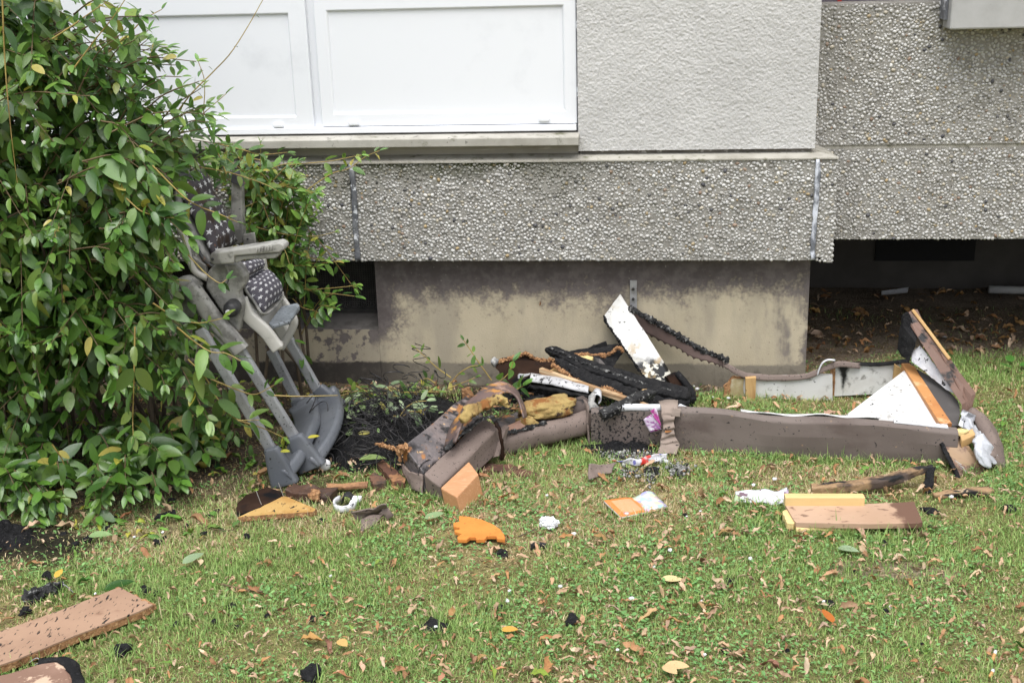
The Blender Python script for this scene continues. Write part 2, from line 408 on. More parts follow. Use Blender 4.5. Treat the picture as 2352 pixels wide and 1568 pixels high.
def pebbles(parent, x0, x1, z0, z1, y, seed, dirt=0):
    P = poisson(x0, x1, z0, z1, seed); n = len(P); r = np.random.default_rng(seed+5)
    a = r.uniform(0, math.pi, n); s = np.stack([P[:, 2]*r.uniform(1.02, 1.35, n), P[:, 2]*r.uniform(.38, .62, n), P[:, 2]*r.uniform(.78, 1.0, n)], 1)
    c, q = np.cos(a), np.sin(a); R_ = np.zeros((n, 3, 3)); R_[:, 0, 0] = c; R_[:, 0, 2] = -q; R_[:, 2, 0] = q; R_[:, 2, 2] = c; R_[:, 1, 1] = 1
    tx = r.normal(0, .25, n); cx, sx = np.cos(tx), np.sin(tx); T = np.zeros((n, 3, 3)); T[:, 0, 0] = 1; T[:, 1, 1] = cx; T[:, 1, 2] = -sx; T[:, 2, 1] = sx; T[:, 2, 2] = cx
    R_ = T@R_
    pos = np.stack([P[:, 0], y+r.uniform(-.0015, .0028, n), P[:, 1]], 1)
    V, F = tile(hv, keep, R_, s, pos)
    V = V+.0007*np.stack([vn(V[:, 0]*150, V[:, 1]*150, V[:, 2]*150, d) for d in range(3)], 1)
    cl = PC[r.choice(len(PC), n, p=PP)]*r.uniform(.8, 1.15, (n, 1))
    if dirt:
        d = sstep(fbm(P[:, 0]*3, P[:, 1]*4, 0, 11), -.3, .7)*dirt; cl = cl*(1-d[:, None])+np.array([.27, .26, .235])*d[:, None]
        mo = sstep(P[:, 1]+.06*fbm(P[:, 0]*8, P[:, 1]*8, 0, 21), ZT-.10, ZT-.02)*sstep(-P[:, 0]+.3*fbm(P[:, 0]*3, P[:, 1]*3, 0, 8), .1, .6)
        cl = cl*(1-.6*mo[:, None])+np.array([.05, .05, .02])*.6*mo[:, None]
    return bpart('pebbles', (V, F), m_pebble, parent, smooth=True, col=np.repeat(cl, len(hv), 0), kind='stuff', label='grey white and tan washed pebbles')
yB = .0085
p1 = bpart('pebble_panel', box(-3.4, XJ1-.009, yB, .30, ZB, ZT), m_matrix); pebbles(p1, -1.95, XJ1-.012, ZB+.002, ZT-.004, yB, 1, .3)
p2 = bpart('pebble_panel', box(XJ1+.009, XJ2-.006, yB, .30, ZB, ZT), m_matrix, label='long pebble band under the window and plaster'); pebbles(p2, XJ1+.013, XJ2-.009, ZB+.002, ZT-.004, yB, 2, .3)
jag = [(XJ2+.007, ZT-.004), (XC, ZT-.004), (XC, ZB-.008), (XC-.022, ZB-.008), (XC-.028, ZB+.004), (XJ2+.03, ZB+.010), (XJ2+.014, ZB+.012), (XJ2+.007, ZB+.016)]
p3 = bpart('pebble_return', slab([(x, yB, z) for x, z in jag], (0, .2, 0)), m_matrix, label='narrow pebble return at the corner'); pebbles(p3, XJ2+.011, XC+.001, ZB-.004, ZT-.008, yB, 3, .2)
yR = .208
ZRb, ZRj, ZRj2, ZRt = at((2100, 549), yR)[2], at((2100, 341), yR)[2], at((2100, 332), yR)[2], at((2030, 8), yR)[2]
p4 = bpart('pebble_panel', box(.50, 4.2, yR, .36, ZRb, ZRj), m_matrix, label='lower pebble panel of the set-back wall'); pebbles(p4, .55, 1.75, ZRb+.001, ZRj-.004, yR, 4, .25)
p5 = bpart('pebble_panel', box(.50, 4.2, yR, .36, ZRj2, ZRt), m_matrix, label='upper pebble panel of the set-back wall'); pebbles(p5, .55, 1.75, ZRj2+.003, ZRt-.003, yR, 5, .25)
bpart('ledge_strip', box(.50, 4.2, yR+.004, .35, ZRj+.0005, ZRj2-.0005), m_ledge)
# sealed joints
def seal(xa, xb, m, wd, s):
    P = smoothpath([(xa, yB-.002, ZT-.002), ((xa*2+xb)/3+.003, yB-.003, ZT-.12), ((xa+2*xb)/3-.001, yB-.002, ZT-.24), (xb, yB-.002, ZB+.002)], 28)
    g = sweep(P, rrect(wd, .016, .003, 3, .004), (0, -1, 0)); bpart('joint_sealant', (rough(g[0], .0025, 60, s), g[1]), m, smooth=True)
seal(at((806, 378), 0)[0], at((822, 600), 0)[0], m_seal, .019, 1)
seal(XJ2+.001, XJ2-.001, m_seal2, .016, 2)
# ledge over the band
zl = at((1500, 358), .045)[2]
lg = [(-3.4, -.004, ZT-.001), (XC+.004, -.004, ZT-.001), (XC+.004, -.004, ZT+.010), (-3.4, -.004, ZT+.010)]
yP = .045                                                  # plaster plane
V = np.array([(-3.4, .003, ZT-.002), (-3.4, .003, ZT+.003), (-3.4, yP+.02, ZT+.017), (-3.4, .30, ZT+.017), (-3.4, .30, ZT-.002),
              (XC+.004, .003, ZT-.002), (XC+.004, .003, ZT+.003), (XJ2+.005, yP+.02, ZT+.017), (XJ2+.005, .30, ZT+.017), (XC-.01, .203, ZT-.002)])
bpart('ledge', (V, [[0, 1, 6, 5], [1, 2, 7, 6], [2, 3, 8, 7], [4, 3, 2, 1, 0], [5, 6, 7, 8, 9], [0, 5, 9, 4], [3, 4, 9, 8]]), m_ledge)
# plaster wall, real relief
XPL, XPR = at((1327, 200), yP)[0], at((1876, 250), yP)[0]
ZPb = at((1600, 344), yP)[2]
nx, nz_ = 330, 270
xs = np.linspace(XPL, XPR, nx); zs = np.linspace(ZPb, ZPb+.78, nz_)
X, Z = np.meshgrid(xs, zs, indexing='ij')
sk = X+.6*Z; D = .0007*vn(sk*120, Z*160, 0, 1)+.0010*vn(X*200, Z*250, 0, 2)+.0009*vn(X*330, Z*350, 0, 4)+.0006*vn(X*30, Z*30, 0, 3)
P = np.stack([X, yP+D, Z], -1).reshape(-1, 3); idx = np.arange(nx*nz_).reshape(nx, nz_)
F = np.stack([idx[:-1, :-1], idx[1:, :-1], idx[1:, 1:], idx[:-1, 1:]], -1).reshape(-1, 4)
fr = bpart('plaster_wall', (P, F), m_plaster, smooth=True)
bpart('wall_core', J(box(XPL+.002, XPR-.002, yP+.011, .42, ZPb+.003, 4.0), box(XPL, XPR, yP+.003, yP+.02, ZPb+.779, 4.0)), m_plaster)
bpart('shadow_joint', box(XPL+.004, XPR-.006, yP+.018, .35, ZT+.0165, ZPb+.002), M('dirty_joint_mortar', (.20, .18, .155), (.12, .108, .095), 14, .4, .7, .9, [((.45, .43, .4), 40, .6, .7)]))
# beige wall under the sill
yW = .085
zsill = at((1200, 336), -.012)[2]
bpart('parapet_wall', box(-3.4, XPL-.002, yW-.012, .30, ZT+.0172, zsill), m_beige)
# window sill
zs_t = at((1000, 319), -.012)[2]
XS = at((1329, 325), -.012)[0]
V = np.array([(x, y, z) for x in (-3.4, XS) for (y, z) in ((-.012, zsill), (-.012, zs_t), (.10, zs_t+.012), (.10, zsill))])
bpart('window_sill', (V, [[0, 1, 5, 4], [1, 2, 6, 5], [2, 3, 7, 6], [3, 0, 4, 7], [3, 2, 1, 0], [4, 5, 6, 7]]), m_sill, bevel=.003)
# window: two casements with opaque white panels
yF = .055
def wz(px, py, y=yF): q = at((px, py), y); return q[0], q[2]
W_ = bpart('window', box(-3.2, XPL-.001, yF+.045, yF+.10, zs_t+.012, 3.2), m_pvc)
def frame(name, x0, x1, z0, z1, ix0, ix1, iz0, iz1, y, dep=.009):
    o = [(x0, z0), (x1, z0), (x1, z1), (x0, z1)]; i = [(ix0, iz0), (ix1, iz0), (ix1, iz1), (ix0, iz1)]; ib = [(ix0+.006, iz0+.006), (ix1-.006, iz0+.006), (ix1-.006, iz1-.006), (ix0+.006, iz1-.006)]
    V = [(a, y, b) for a, b in o]+[(a, y, b) for a, b in i]+[(a, y+dep, b) for a, b in ib]+[(a, y+dep+.01, b) for a, b in o]
    F = []
    for k in range(4):
        l = (k+1) % 4; F += [[k, l, 4+l, 4+k], [4+k, 4+l, 8+l, 8+k], [l, k, 12+k, 12+l]]
    return part(name, (np.array(V), F), m_pvc, W_, ex=False, bevel=.0025)
xr0, _ = wz(732, 180); xr1 = XPL-.004; zr0 = wz(1000, 288)[1]; zr1 = wz(1000, -330)[1]
i0 = wz(761, 150, yF+.02)[0]; i1 = wz(1297, 150, yF+.02)[0]; iz0 = wz(1030, 259)[1]; iz1 = wz(1030, 18)[1]
frame('casement_frame', xr0, xr1, zr0, zr1, i0, i1, iz0, iz1, yF)
part('infill_panel', box(i0+.001, i1-.001, yF+.0085, yF+.044, iz0+.001, iz1-.001), m_pvc, W_, ex=False)
xl1, _ = wz(713, 180); j1 = wz(675, 150, yF+.02)[0]; jz0 = wz(560, 271)[1]; jz1 = wz(560, 33)[1]
frame('casement_frame', xl1-1.35, xl1, zr0-.003, zr1, xl1-1.26, j1, jz0, jz1, yF)
part('infill_panel', box(xl1-1.259, j1-.001, yF+.0085, yF+.044, jz0+.001, jz1-.001), m_pvc, W_, ex=False)
part('mullion', box(xl1-.025, xr0+.025, yF+.0105+.009, yF+.046, zr0-.004, zr1), m_pvc, W_, ex=False, bevel=.003)
part('bottom_track', box(-3.2, XPL-.006, yF-.010, yF+.05, zs_t+.0135, zr0-.002), m_pvc, W_, ex=False, bevel=.003)
for px, py in ((640, 289), (812, 284), (1250, 275)):
    q = at((px, py), yF-.004); part('drip_cap', box(q[0]-.019, q[0]+.019, yF-.011, yF+.004, q[2]-.006, q[2]+.008), m_pvc, W_, ex=False, bevel=.003)
bpart('upper_wall', box(-3.4, XPL-.003, .06, .42, 3.2, 4.0), m_plaster)
bpart('edge_trim', box(XPL-.0035, XPL+.0015, yF-.006, yF+.05, zs_t+.014, 3.2), m_seal)
# plinth
zop = at((770, 757), .08)[2]
xop = at((866, 700), .08)[0]
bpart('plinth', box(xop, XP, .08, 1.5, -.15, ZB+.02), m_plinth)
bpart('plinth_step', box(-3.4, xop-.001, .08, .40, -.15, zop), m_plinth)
V = np.array([(x, y, z) for x in (-3.4, xop-.002) for (y, z) in ((.085, zop+.0005), (.20, zop+.03), (.40, zop+.03), (.40, zop+.0005))])
bpart('vent_sill', (V, [[0, 1, 5, 4], [1, 2, 6, 5], [2, 3, 7, 6], [3, 0, 4, 7], [3, 2, 1, 0], [4, 5, 6, 7]]), M('grey_vent_sill', (.13, .12, .115), (.07, .065, .06), 14, .4, .65, .9))
gb = []
yg = .205
for k in range(int(.95/.0092)):
    x = xop-.004-k*.0092; gb.append(box(x-.0042, x, yg, yg+.004, zop+.045, ZB+.01))
for k in range(int((ZB-zop-.04)/.0092)):
    z = zop+.045+k*.0092; gb.append(box(xop-.95, xop-.002, yg+.0005, yg+.0035, z, z+.0042))
gb.append(box(xop-.95, xop-.002, yg-.004, yg+.006, zop+.022, zop+.046))
bpart('vent_grille', J(*gb), m_grille, label='dark perforated vent grille under the pebble band')
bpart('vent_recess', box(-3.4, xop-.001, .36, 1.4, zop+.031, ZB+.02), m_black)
# metal strap with bolts
sx, sz1 = at((1455, 646), .078)[0], at((1455, 643), .078)[2]
st = bpart('wall_strap', bar((sx, .073, sz1), (sx, .073, sz1-.125), .026, .006, .002, (0, -1, 0)), m_zinc)
for dz in (.032, .07): part('bolt', tube([(sx-.001, .071, sz1-dz), (sx-.001, .062, sz1-dz)], .0055, 6), m_grille, st, ex=False)
# cellar void below the set-back wall
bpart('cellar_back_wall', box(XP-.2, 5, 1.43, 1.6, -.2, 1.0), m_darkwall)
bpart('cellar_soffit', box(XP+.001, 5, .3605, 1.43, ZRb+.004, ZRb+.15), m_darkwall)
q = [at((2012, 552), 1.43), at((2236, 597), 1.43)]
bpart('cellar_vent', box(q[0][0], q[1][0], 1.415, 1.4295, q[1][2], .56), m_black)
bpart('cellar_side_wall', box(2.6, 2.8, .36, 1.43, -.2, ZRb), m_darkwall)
bpart('set_back_wall', box(XPR+.0, 4.2, .9, 1.0, ZRt-.05, 4.0), m_lilac)
bpart('balcony_floor', box(.5, 4.2, .36, .9, ZRt-.12, ZRt-.06), m_darkwall)
for px in (1928, 2072, 2143): # red posts behind the panel top
    q = at((px, 2), .40); bpart('red_post', box(q[0]-.007, q[0]+.007, .39, .41, ZRt-.06, ZRt+.8), m_red)
bpart('loggia_slab', box(.5, 4.2, .1, .9, 2.9, 3.1), m_concrete)
# concrete parapet slab, top right
c0 = at((2181, 69), .09); e = at((2192, 40), .09)
bpart('concrete_parapet', box(c0[0], 4.2, .09, .203, c0[2], 2.35), m_concrete, bevel=.006)
bpart('panel_edge_seal', box(c0[0]-.012, c0[0]-.001, .13, .206, c0[2]+.03, 2.3), m_seal)
# ================================================================== ground
def gz(x, y):
    return .006*vn(np.asarray(x)*2.2, np.asarray(y)*2.2, 0, 41)+.004*vn(np.asarray(x)*7, np.asarray(y)*7, 0, 42)-.004
def ell(x, y, cx, cy, rx, ry, s, soft=.35):
    d = np.sqrt(((x-cx)/rx)**2+((y-cy)/ry)**2)+.28*fbm(x*5, y*5, 0, s)
    return 1-sstep(d, 1-soft, 1+soft)
def soot_m(x, y):
    return np.clip(ell(x, y, -.86, -.36, .34, .42, 51)+ell(x, y, -1.86, -1.30, .22, .17, 52)+ell(x, y, -.10, -.56, .16, .06, 53)+.6*ell(x, y, -1.12, -.9, .2, .1, 54)+.5*ell(x, y, -.25, -.1, .5, .2, 55), 0, 1)
def soil_m(x, y):
    a = sstep(y+.13*fbm(x*3, y*3, 0, 61)-.10*(x-.9), .30, .56)*sstep(x, .3, .55)
    b = ell(x, y, -1.75, -.52, .75, .55, 62)
    c = sstep(y+.04*fbm(x*6, y*6, 0, 63), -.02, .06)*(1-sstep(x, .45, .6))
    d = .75*ell(x, y, .62, -1.33, .16, .06, 64)
    return np.clip(a+b+c+d, 0, 1)
def dry_m(x, y): return sstep(fbm(x*2.1, y*2.6, 0, 71)+.35*fbm(x*8, y*8, 0, 72), -.15, .75)
ax = np.unique(np.r_[-60, -30, -15, -8, -5, -3.5, np.arange(-2.9, 2.3, .022), 3, 4, 6, 10, 20, 40, 60])
ay = np.unique(np.r_[-60, -30, -15, -8, -5, -3.4, np.arange(-2.6, 1.5, .022), 2, 4, 8, 15, 30, 60])
X, Y = np.meshgrid(ax, ay, indexing='ij'); Zg = gz(X, Y)+.004*fbm(X*22, Y*22, 0, 43)
so, sl, dr = soot_m(X, Y), soil_m(X, Y), dry_m(X, Y)
colr = np.stack([.19+.08*dr, .19+.05*dr, .08+.035*dr], -1)
soilc = np.stack([.22+.06*fbm(X*9, Y*9, 0, 81), .185+.05*fbm(X*9, Y*9, 0, 81), .15+.04*fbm(X*9, Y*9, 0, 81)], -1)
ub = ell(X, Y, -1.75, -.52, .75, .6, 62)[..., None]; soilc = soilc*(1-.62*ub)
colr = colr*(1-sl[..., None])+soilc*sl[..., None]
colr = colr*(1-so[..., None]*.93)+np.array(SOOT)*so[..., None]*.93
idx = np.arange(X.size).reshape(X.shape)
F = np.stack([idx[:-1, :-1], idx[1:, :-1], idx[1:, 1:], idx[:-1, 1:]], -1).reshape(-1, 4)
def ground_detail(env, cur):
    mix, ramp, nz = env['mix'], env['ramp'], env['noise']
    g = env['n'].new('ShaderNodeMix'); g.data_type = 'RGBA'; g.blend_type = 'MULTIPLY'; g.inputs[0].default_value = .8; env['L'].new(cur, g.inputs[6])
    r = env['n'].new('ShaderNodeValToRGB'); r.color_ramp.elements[0].position = .3; r.color_ramp.elements[0].color = (.45, .42, .38, 1); r.color_ramp.elements[1].position = .72; r.color_ramp.elements[1].color = (1.5, 1.4, 1.25, 1)
    env['L'].new(nz(90, 8), r.inputs[0]); env['L'].new(r.outputs[0], g.inputs[7]); return g.outputs[2]
m_ground = M('lawn_soil_and_thatch', attr=True, rough=1.0, custom=ground_detail, bump=1.0, bs=120, bw=.012, spec=.2)
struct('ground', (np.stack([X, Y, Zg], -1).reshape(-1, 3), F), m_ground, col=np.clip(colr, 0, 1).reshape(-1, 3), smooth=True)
# ================================================================== high chair
grime = [((.10, .098, .09), 22, .60, .78), ((.03, .03, .03), 90, .70, .76)]
m_cpl = M('grey_chair_plastic', (.32, .315, .295), (.15, .146, .138), 16, .42, .62, .5, grime, bump=.12, bs=120)
m_cwh = M('off_white_chair_plastic', (.50, .49, .455), (.36, .35, .32), 10, .45, .7, .45, [((.2, .19, .17), 60, .70, .78)], bump=.1, bs=120)
m_ctube = M('grey_painted_tube', (.33, .34, .355), (.25, .255, .265), 12, .4, .7, .38, [((.05, .05, .05), 130, .66, .72)], metal=.25)
m_cbase = M('slate_grey_base_plastic', (.105, .115, .132), (.14, .15, .165), 8, .4, .7, .42, [((.02, .02, .022), 60, .68, .74), ((.24, .25, .27), 200, .72, .76)], bump=.1, bs=150)
m_rub = M('black_rubber_knob', (.02, .02, .022), (.05, .05, .05), 40, .5, .7, .5)
m_foot = M('blue_grey_footrest', (.22, .245, .27), (.15, .165, .18), 14, .4, .7, .45, [((.015, .015, .018), 70, .63, .67, (1, 3, 1))])
m_pad = M('white_glide_pad', (.68, .68, .69), (.5, .5, .5), 40, .4, .7, .5)
m_burnt = M('melted_dark_plastic', (.05, .05, .055), (.02, .02, .02), 16, .4, .6, .6, [((.25, .12, .05), 20, .62, .72)])
def starmat(name, base, burn):
    def stars(env, cur):
        n, L = env['n'], env['L']; uv = n.new('ShaderNodeUVMap'); uv.uv_map = 'UVMap'
        sp = n.new('ShaderNodeSeparateXYZ'); L.new(uv.outputs[0], sp.inputs[0]); _, _, _, op = posmath(env)
        row = op('FLOOR', sp.outputs[1]); u = op('ADD', sp.outputs[0], op('MULTIPLY', row, .5))
        fu = op('SUBTRACT', op('FRACT', u), .5); fv = op('SUBTRACT', op('FRACT', sp.outputs[1]), .5)
        ang = op('ARCTAN2', fu, fv); r = op('SQRT', op('ADD', op('MULTIPLY', fu, fu), op('MULTIPLY', fv, fv)))
        k = 2*math.pi/5
        a = op('ABSOLUTE', op('SUBTRACT', op('MULTIPLY', op('FRACT', op('ADD', op('DIVIDE', ang, k), 10.5)), k), k/2))
        x, y = op('MULTIPLY', r, op('COSINE', a)), op('MULTIPLY', r, op('SINE', a))
        Ro, Ri = .36, .155; bx, by = Ri*math.cos(k/2), Ri*math.sin(k/2)
        # inside when below the line from the tip (Ro,0) to the notch (bx,by)
        d = op('ADD', op('MULTIPLY', op('SUBTRACT', x, Ro), by), op('MULTIPLY', y, Ro-bx))
        f = env['ramp'](op('MULTIPLY', d, -1), -.0005, .0012)
        c = env['mix'](f, cur, (.58, .58, .60))
        if burn: c = env['mix'](env['ramp'](env['noise'](9, 6), .52, .60), c, (.035, .02, .014)); c = env['mix'](env['ramp'](env['noise'](14, 6, None, 8), .66, .72), c, (.28, .11, .04))
        return c
    return M(name, base, tuple(q*.75 for q in base), 20, .4, .7, .8, bump=.15, bs=60, bw=.004, custom=stars)
m_star = starmat('grey_star_fabric', (.085, .08, .10), False)
m_starb = starmat('scorched_star_fabric', (.06, .052, .06), True)
def uvgrid(o, m, n, su, sv):
    me = o.data; uv = me.uv_layers.new(name='UVMap'); k = m*n
    vi = np.zeros(len(me.loops), np.int32); me.loops.foreach_get('vertex_index', vi); vi = vi % k
    c = np.stack([(vi % n)/(n-1)*su, (vi//n)/(m-1)*sv], 1).astype(np.float32); uv.data.foreach_set('uv', c.ravel())

YN, YX = -.76, -.30                                        # near and far side of the frame
H = thing('high_chair', 'grey high chair with star-patterned cushion tipped back against the bush', 'high chair', tuple(G(720, 1060)))
def prof(f, pts, y, dy, seg=0): return slab(A(f, pts, y), (0, dy, 0), 0, seg)
def hp(name, g, m, sm=False, bv=.004, parent=None, **k): return part(name, g, m, parent or H, smooth=sm, bevel=bv, ex=False, **k)
# legs: (upper, lower) photo points, side
def leg(a, b, y, w=.036, t=.022): return bar(at(a, y), at(b, y), t, w, .006, up=(1, 0, .6))
hp('leg', leg((546, 795), r2(955, 905), YN), m_ctube, bv=0)
hp('leg', leg(r2(330, 190), r2(800, 985), YN-.07), m_ctube, bv=0)
hp('leg', leg(r2(900, 230), r2(1110, 600), YX), m_ctube, bv=0)
hp('leg', leg(r2(800, 330), r2(975, 670), YX-.02), m_ctube, bv=0)
# upper leg sleeve, near side
p = smoothpath(A(c5, [(470, 610), (560, 690), (800, 1020), (1010, 1250), (1150, 1420)], YN-.012), 18)
hp('leg_sleeve', sweep(p, rrect(.036, .056, .014, 4), (1, 0, .6), scale=list(np.r_[.75, np.linspace(1, 1.0, 16), 1.0])), m_cpl, True, .004)
p = smoothpath(A(c5, [(300, 800), (330, 640), (420, 570), (520, 560), (600, 640)], YN+.02), 14)
hp('leg_hub', J(sweep(p, rrect(.05, .04, .015, 4), (1, 0, .6)), prof(c5, [(360, 640), (480, 560), (600, 600), (700, 800), (700, 960), (520, 1000), (360, 960), (310, 800)], YN+.02, .03)), m_cpl, True)
hp('leg_sleeve', bar(at(r2(830, 120), YX), at(r2(905, 245), YX), .036, .055, .012, (1, 0, .6)), m_cwh)
hp('release_lever', slab(A(c5, [(790, 1240), (820, 1195), (870, 1200), (1020, 1380), (1000, 1420), (960, 1420)], YN-.02), (0, .012, 0)), m_cpl)
# side bodies
side = [(800, 345), (1080, 330), (1150, 400), (1195, 490), (1190, 590), (1115, 690), (1120, 760), (1165, 810), (1160, 930), (1105, 1195), (980, 1060), (860, 880), (700, 640), (700, 500), (730, 420)]
hp('side_body', prof(c5, side, YN+.02, .05), m_cpl, bv=.008)
hp('side_rib', prof(c5, [(930, 350), (965, 350), (1010, 470), (1000, 560), (960, 640), (930, 640), (975, 540), (975, 470)], YN+.014, .008), m_cpl)
sidef = [(1360, 300), (1420, 280), (1440, 420), (1520, 520), (1690, 830), (1640, 820), (1500, 640), (1380, 560)]
hp('side_body', prof(c5, sidef, YX-.08, .04), m_cwh, bv=.006)
# knob
kc = at(c5(1040, 880), YN); 
kb = hp('knob', tube([kc+(-.004, .03, 0), kc+(0, -.012, 0), kc+(.001, -.03, 0), kc+(.001, -.036, 0)], [.024, .026, .022, .014], 16), m_rub, True, 0)
hp('knob_cap', tube([kc+(-.004, -.034, -.004), kc+(-.004, -.041, -.004)], .0085, 12), m_pad, True, .002, kb)
# near armrest
arm = [(745, 230), (775, 190), (1000, 160), (1560, 75), (1620, 62), (1680, 95), (1690, 150), (1620, 190), (1060, 235), (1050, 325), (800, 350), (745, 310)]
ar = hp('armrest', prof(c5, arm, YN-.03, .055), m_cpl, bv=.005)
hp('armrest_skirt', prof(c5, [(1060, 236), (1615, 192), (1600, 245), (1560, 262), (1375, 278), (1360, 268), (1180, 280), (1062, 320)], YN-.02, .04), m_cpl, bv=.004, parent=ar)
for k in range(6):
    x = 1325+k*37; hp('grip_rib', prof(c5, [(x, 140-k*5), (x+20, 138-k*5), (x+20, 182-k*5), (x, 184-k*5)], YN-.034, .006), m_cpl, bv=.001, parent=ar)
q = at(c5(785, 270), YN-.031); hp('rivet', tube([q, q+(0, -.003, 0)], .005, 8), m_rub, parent=ar)
# far arm raised upright, with its hinge plate
hp('armrest', prof(r1, [(950, 300), (985, 270), (1045, 310), (1050, 560), (1065, 830), (1010, 850), (955, 800), (945, 600)], YX-.06, .035), m_cpl, bv=.005, label='far armrest swung upright')
hp('armrest_end', prof(r1, [(945, 290), (960, 215), (985, 205), (1040, 320), (1045, 330)], YX-.07, .05), m_burnt)
hp('hinge_plate', prof(r1, [(1060, 760), (1155, 740), (1175, 850), (1110, 870), (1060, 850)], YX-.07, .012), m_cpl, bv=.002)
q = at(r1(1100, 797), YX-.071); hp('rivet', tube([q, q+(0, -.004, 0)], .004, 8), m_rub)
# back: shell, rim and scorched cushion
nearb = A(r1, [(440, 300), (490, 520), (560, 660), (650, 830), (755, 1010)], [YN+.10, YN+.09, YN+.08, YN+.08, YN+.08])
shift = np.array([.0, .29, .0])
g = loftgrid(nearb, nearb+shift, 18, 10)
hp('back_shell', sheet(g, .012), m_cpl, True, 0)
rim = smoothpath(A(r1, [(480, 700), (530, 760), (560, 900), (590, 1020), (640, 1100), (740, 1150)], YN+.03), 16)
hp('back_rim', tube(rim, .011, 8), m_cwh, True, 0)
hp('shell_side', prof(r1, [(470, 720), (540, 760), (620, 960), (720, 1030), (740, 1140), (640, 1110), (570, 1000), (520, 800)], YN+.04, .02), m_cpl)
hp('shell_edge', tube(smoothpath(A(r1, [(430, 480), (520, 640), (620, 830), (690, 960), (760, 1030), (800, 1040)], YN+.05), 14), .006, 6), m_burnt, True, 0)
n_ = 26; cs = loftgrid(nearb+(.012, .03, .01), nearb+shift+(.012, -.03, .01), n_, n_)
uu, vv = np.meshgrid(np.linspace(-1, 1, n_), np.linspace(-1, 1, n_), indexing='ij')
puff = (1-np.abs(uu)**4)*(1-np.abs(vv)**4)*.035+.005*np.cos(uu*9)*(1-vv**2)
cs = cs+puff[..., None]*np.array([.86, -.1, .5]); cs = rough(cs.reshape(-1, 3), .004, 16, 3).reshape(n_, n_, 3)
o = hp('back_cushion', sheet(cs, .014), m_starb, True, 0, label='scorched star-patterned back cushion'); uvgrid(o, n_, n_, 5.5, 9)
hp('headrest_edge', tube(smoothpath(A(r1, [(430, 330), (450, 265), (530, 250), (620, 310), (690, 420)], [YN+.08, YN+.12, YN+.2, YN+.3, YN+.36]), 14), .018, 8), m_burnt, True, 0)
# seat cushion
nears = A(r1, [(1010, 1010), (1050, 1120), (1080, 1230), (1160, 1340), (1255, 1450)], YN+.09)
fars = A(r1, [(1190, 975), (1225, 1060), (1290, 1110), (1370, 1190), (1412, 1300)], YX-.12)
n_ = 28; cs = loftgrid(nears, fars, n_, n_); uu, vv = np.meshgrid(np.linspace(-1, 1, n_), np.linspace(-1, 1, n_), indexing='ij')
lob = np.where(uu > -.35, 1-np.abs((uu-.32)/.68)**3, 1-np.abs((uu+.72)/.38)**3)
puff = np.clip(lob, 0, 1)*(1-np.abs(vv)**4)*.034
Ns = nrm(np.cross(np.gradient(cs, axis=0), np.gradient(cs, axis=1)))
sg = 1 if (Ns[14, 14]@np.array([.6, -.4, .6])) > 0 else -1
cs = cs+puff[..., None]*Ns*sg; cs = rough(cs.reshape(-1, 3), .003, 18, 5).reshape(n_, n_, 3)
if sg < 0: cs = cs[:, ::-1]
o = hp('seat_cushion', sheet(cs, .012), m_star, True, 0, label='grey seat cushion printed with white stars'); uvgrid(o, n_, n_, 7, 11)
cp = np.concatenate([nears[1:], fars[::-1][:4]])
hp('cushion_piping', tube(smoothpath(cp+(0, -.004, -.006), 30), .005, 6), m_cpl, True, 0)
# calf-rest frame and footrest
n1 = A(c5, [(1140, 760), (1190, 900), (1250, 1000), (1450, 1180), (1560, 1330), (1610, 1395)], YN+.06)
f1 = A(c5, [(1660, 780), (1740, 900), (1810, 1040), (1780, 1150), (1700, 1290), (1640, 1385)], YX-.1)
hp('calf_rest_arm', sweep(smoothpath(n1, 16), rrect(.022, .042, .006, 3), (1, 0, .4)), m_cwh, True, .002)
hp('calf_rest_arm', sweep(smoothpath(f1, 16), rrect(.02, .026, .006, 3), (1, 0, .4)), m_cwh, True, .002)
hp('calf_rest_panel', sheet(quadgrid([at(c5(1180, 760), YN+.08), at(c5(1460, 1160), YN+.08), at(c5(1700, 1010), YX-.12), at(c5(1640, 800), YX-.12)], 8, 8), .012), m_cwh, True, 0)
hp('calf_rest_bar', bar(n1[-1]+(0, 0, .012), f1[-1]+(0, 0, .01), .03, .03, .008), m_cwh)
fr = np.array([at(c5(1490, 1055), YN+.10), at(c5(1640, 860), YX-.16), at(c5(1860, 805), YX-.16), at(c5(1885, 870), YX-.17), at(c5(1760, 1035), YN+.12), at(c5(1530, 1105), YN+.08)])
hp('footrest', slab(fr, (-.002, .0, -.014)), m_foot, bv=.005)
# bases: one curved foot for each pair of legs
def base(pn, w, s):
    P = smoothpath(pn, 22); pr = []
    for i in range(22):
        t = i/21; k = 1.0+.35*abs(2*t-1)**3; pr.append(rrect(w*(1+.10*abs(2*t-1)**4), .036*k, .013, 4))
    return sweep(P, pr, ups=[np.array([-.55, 0, .8])]*22)
b1 = np.array([at(r2(1035, 1090), YN-.01), at(r2(1105, 1000), YN+.04), at(r2(1168, 880), YN+.15), at(r2(1190, 770), YN+.27), at(r2(1175, 690), YX-.03), at(r2(1150, 640), YX+.01)])
hp('base', base(b1, .104, 1), m_cbase, True, 0)
b2 = np.array([at(r2(860, 1170), YN-.10), at(r2(930, 1080), YN-.05), at(r2(1000, 930), YN+.08), at(r2(1040, 830), YN+.22), at(r2(1030, 740), YX-.08), at(r2(1010, 690), YX-.04)])
hp('base', base(b2, .098, 2), m_cbase, True, 0)
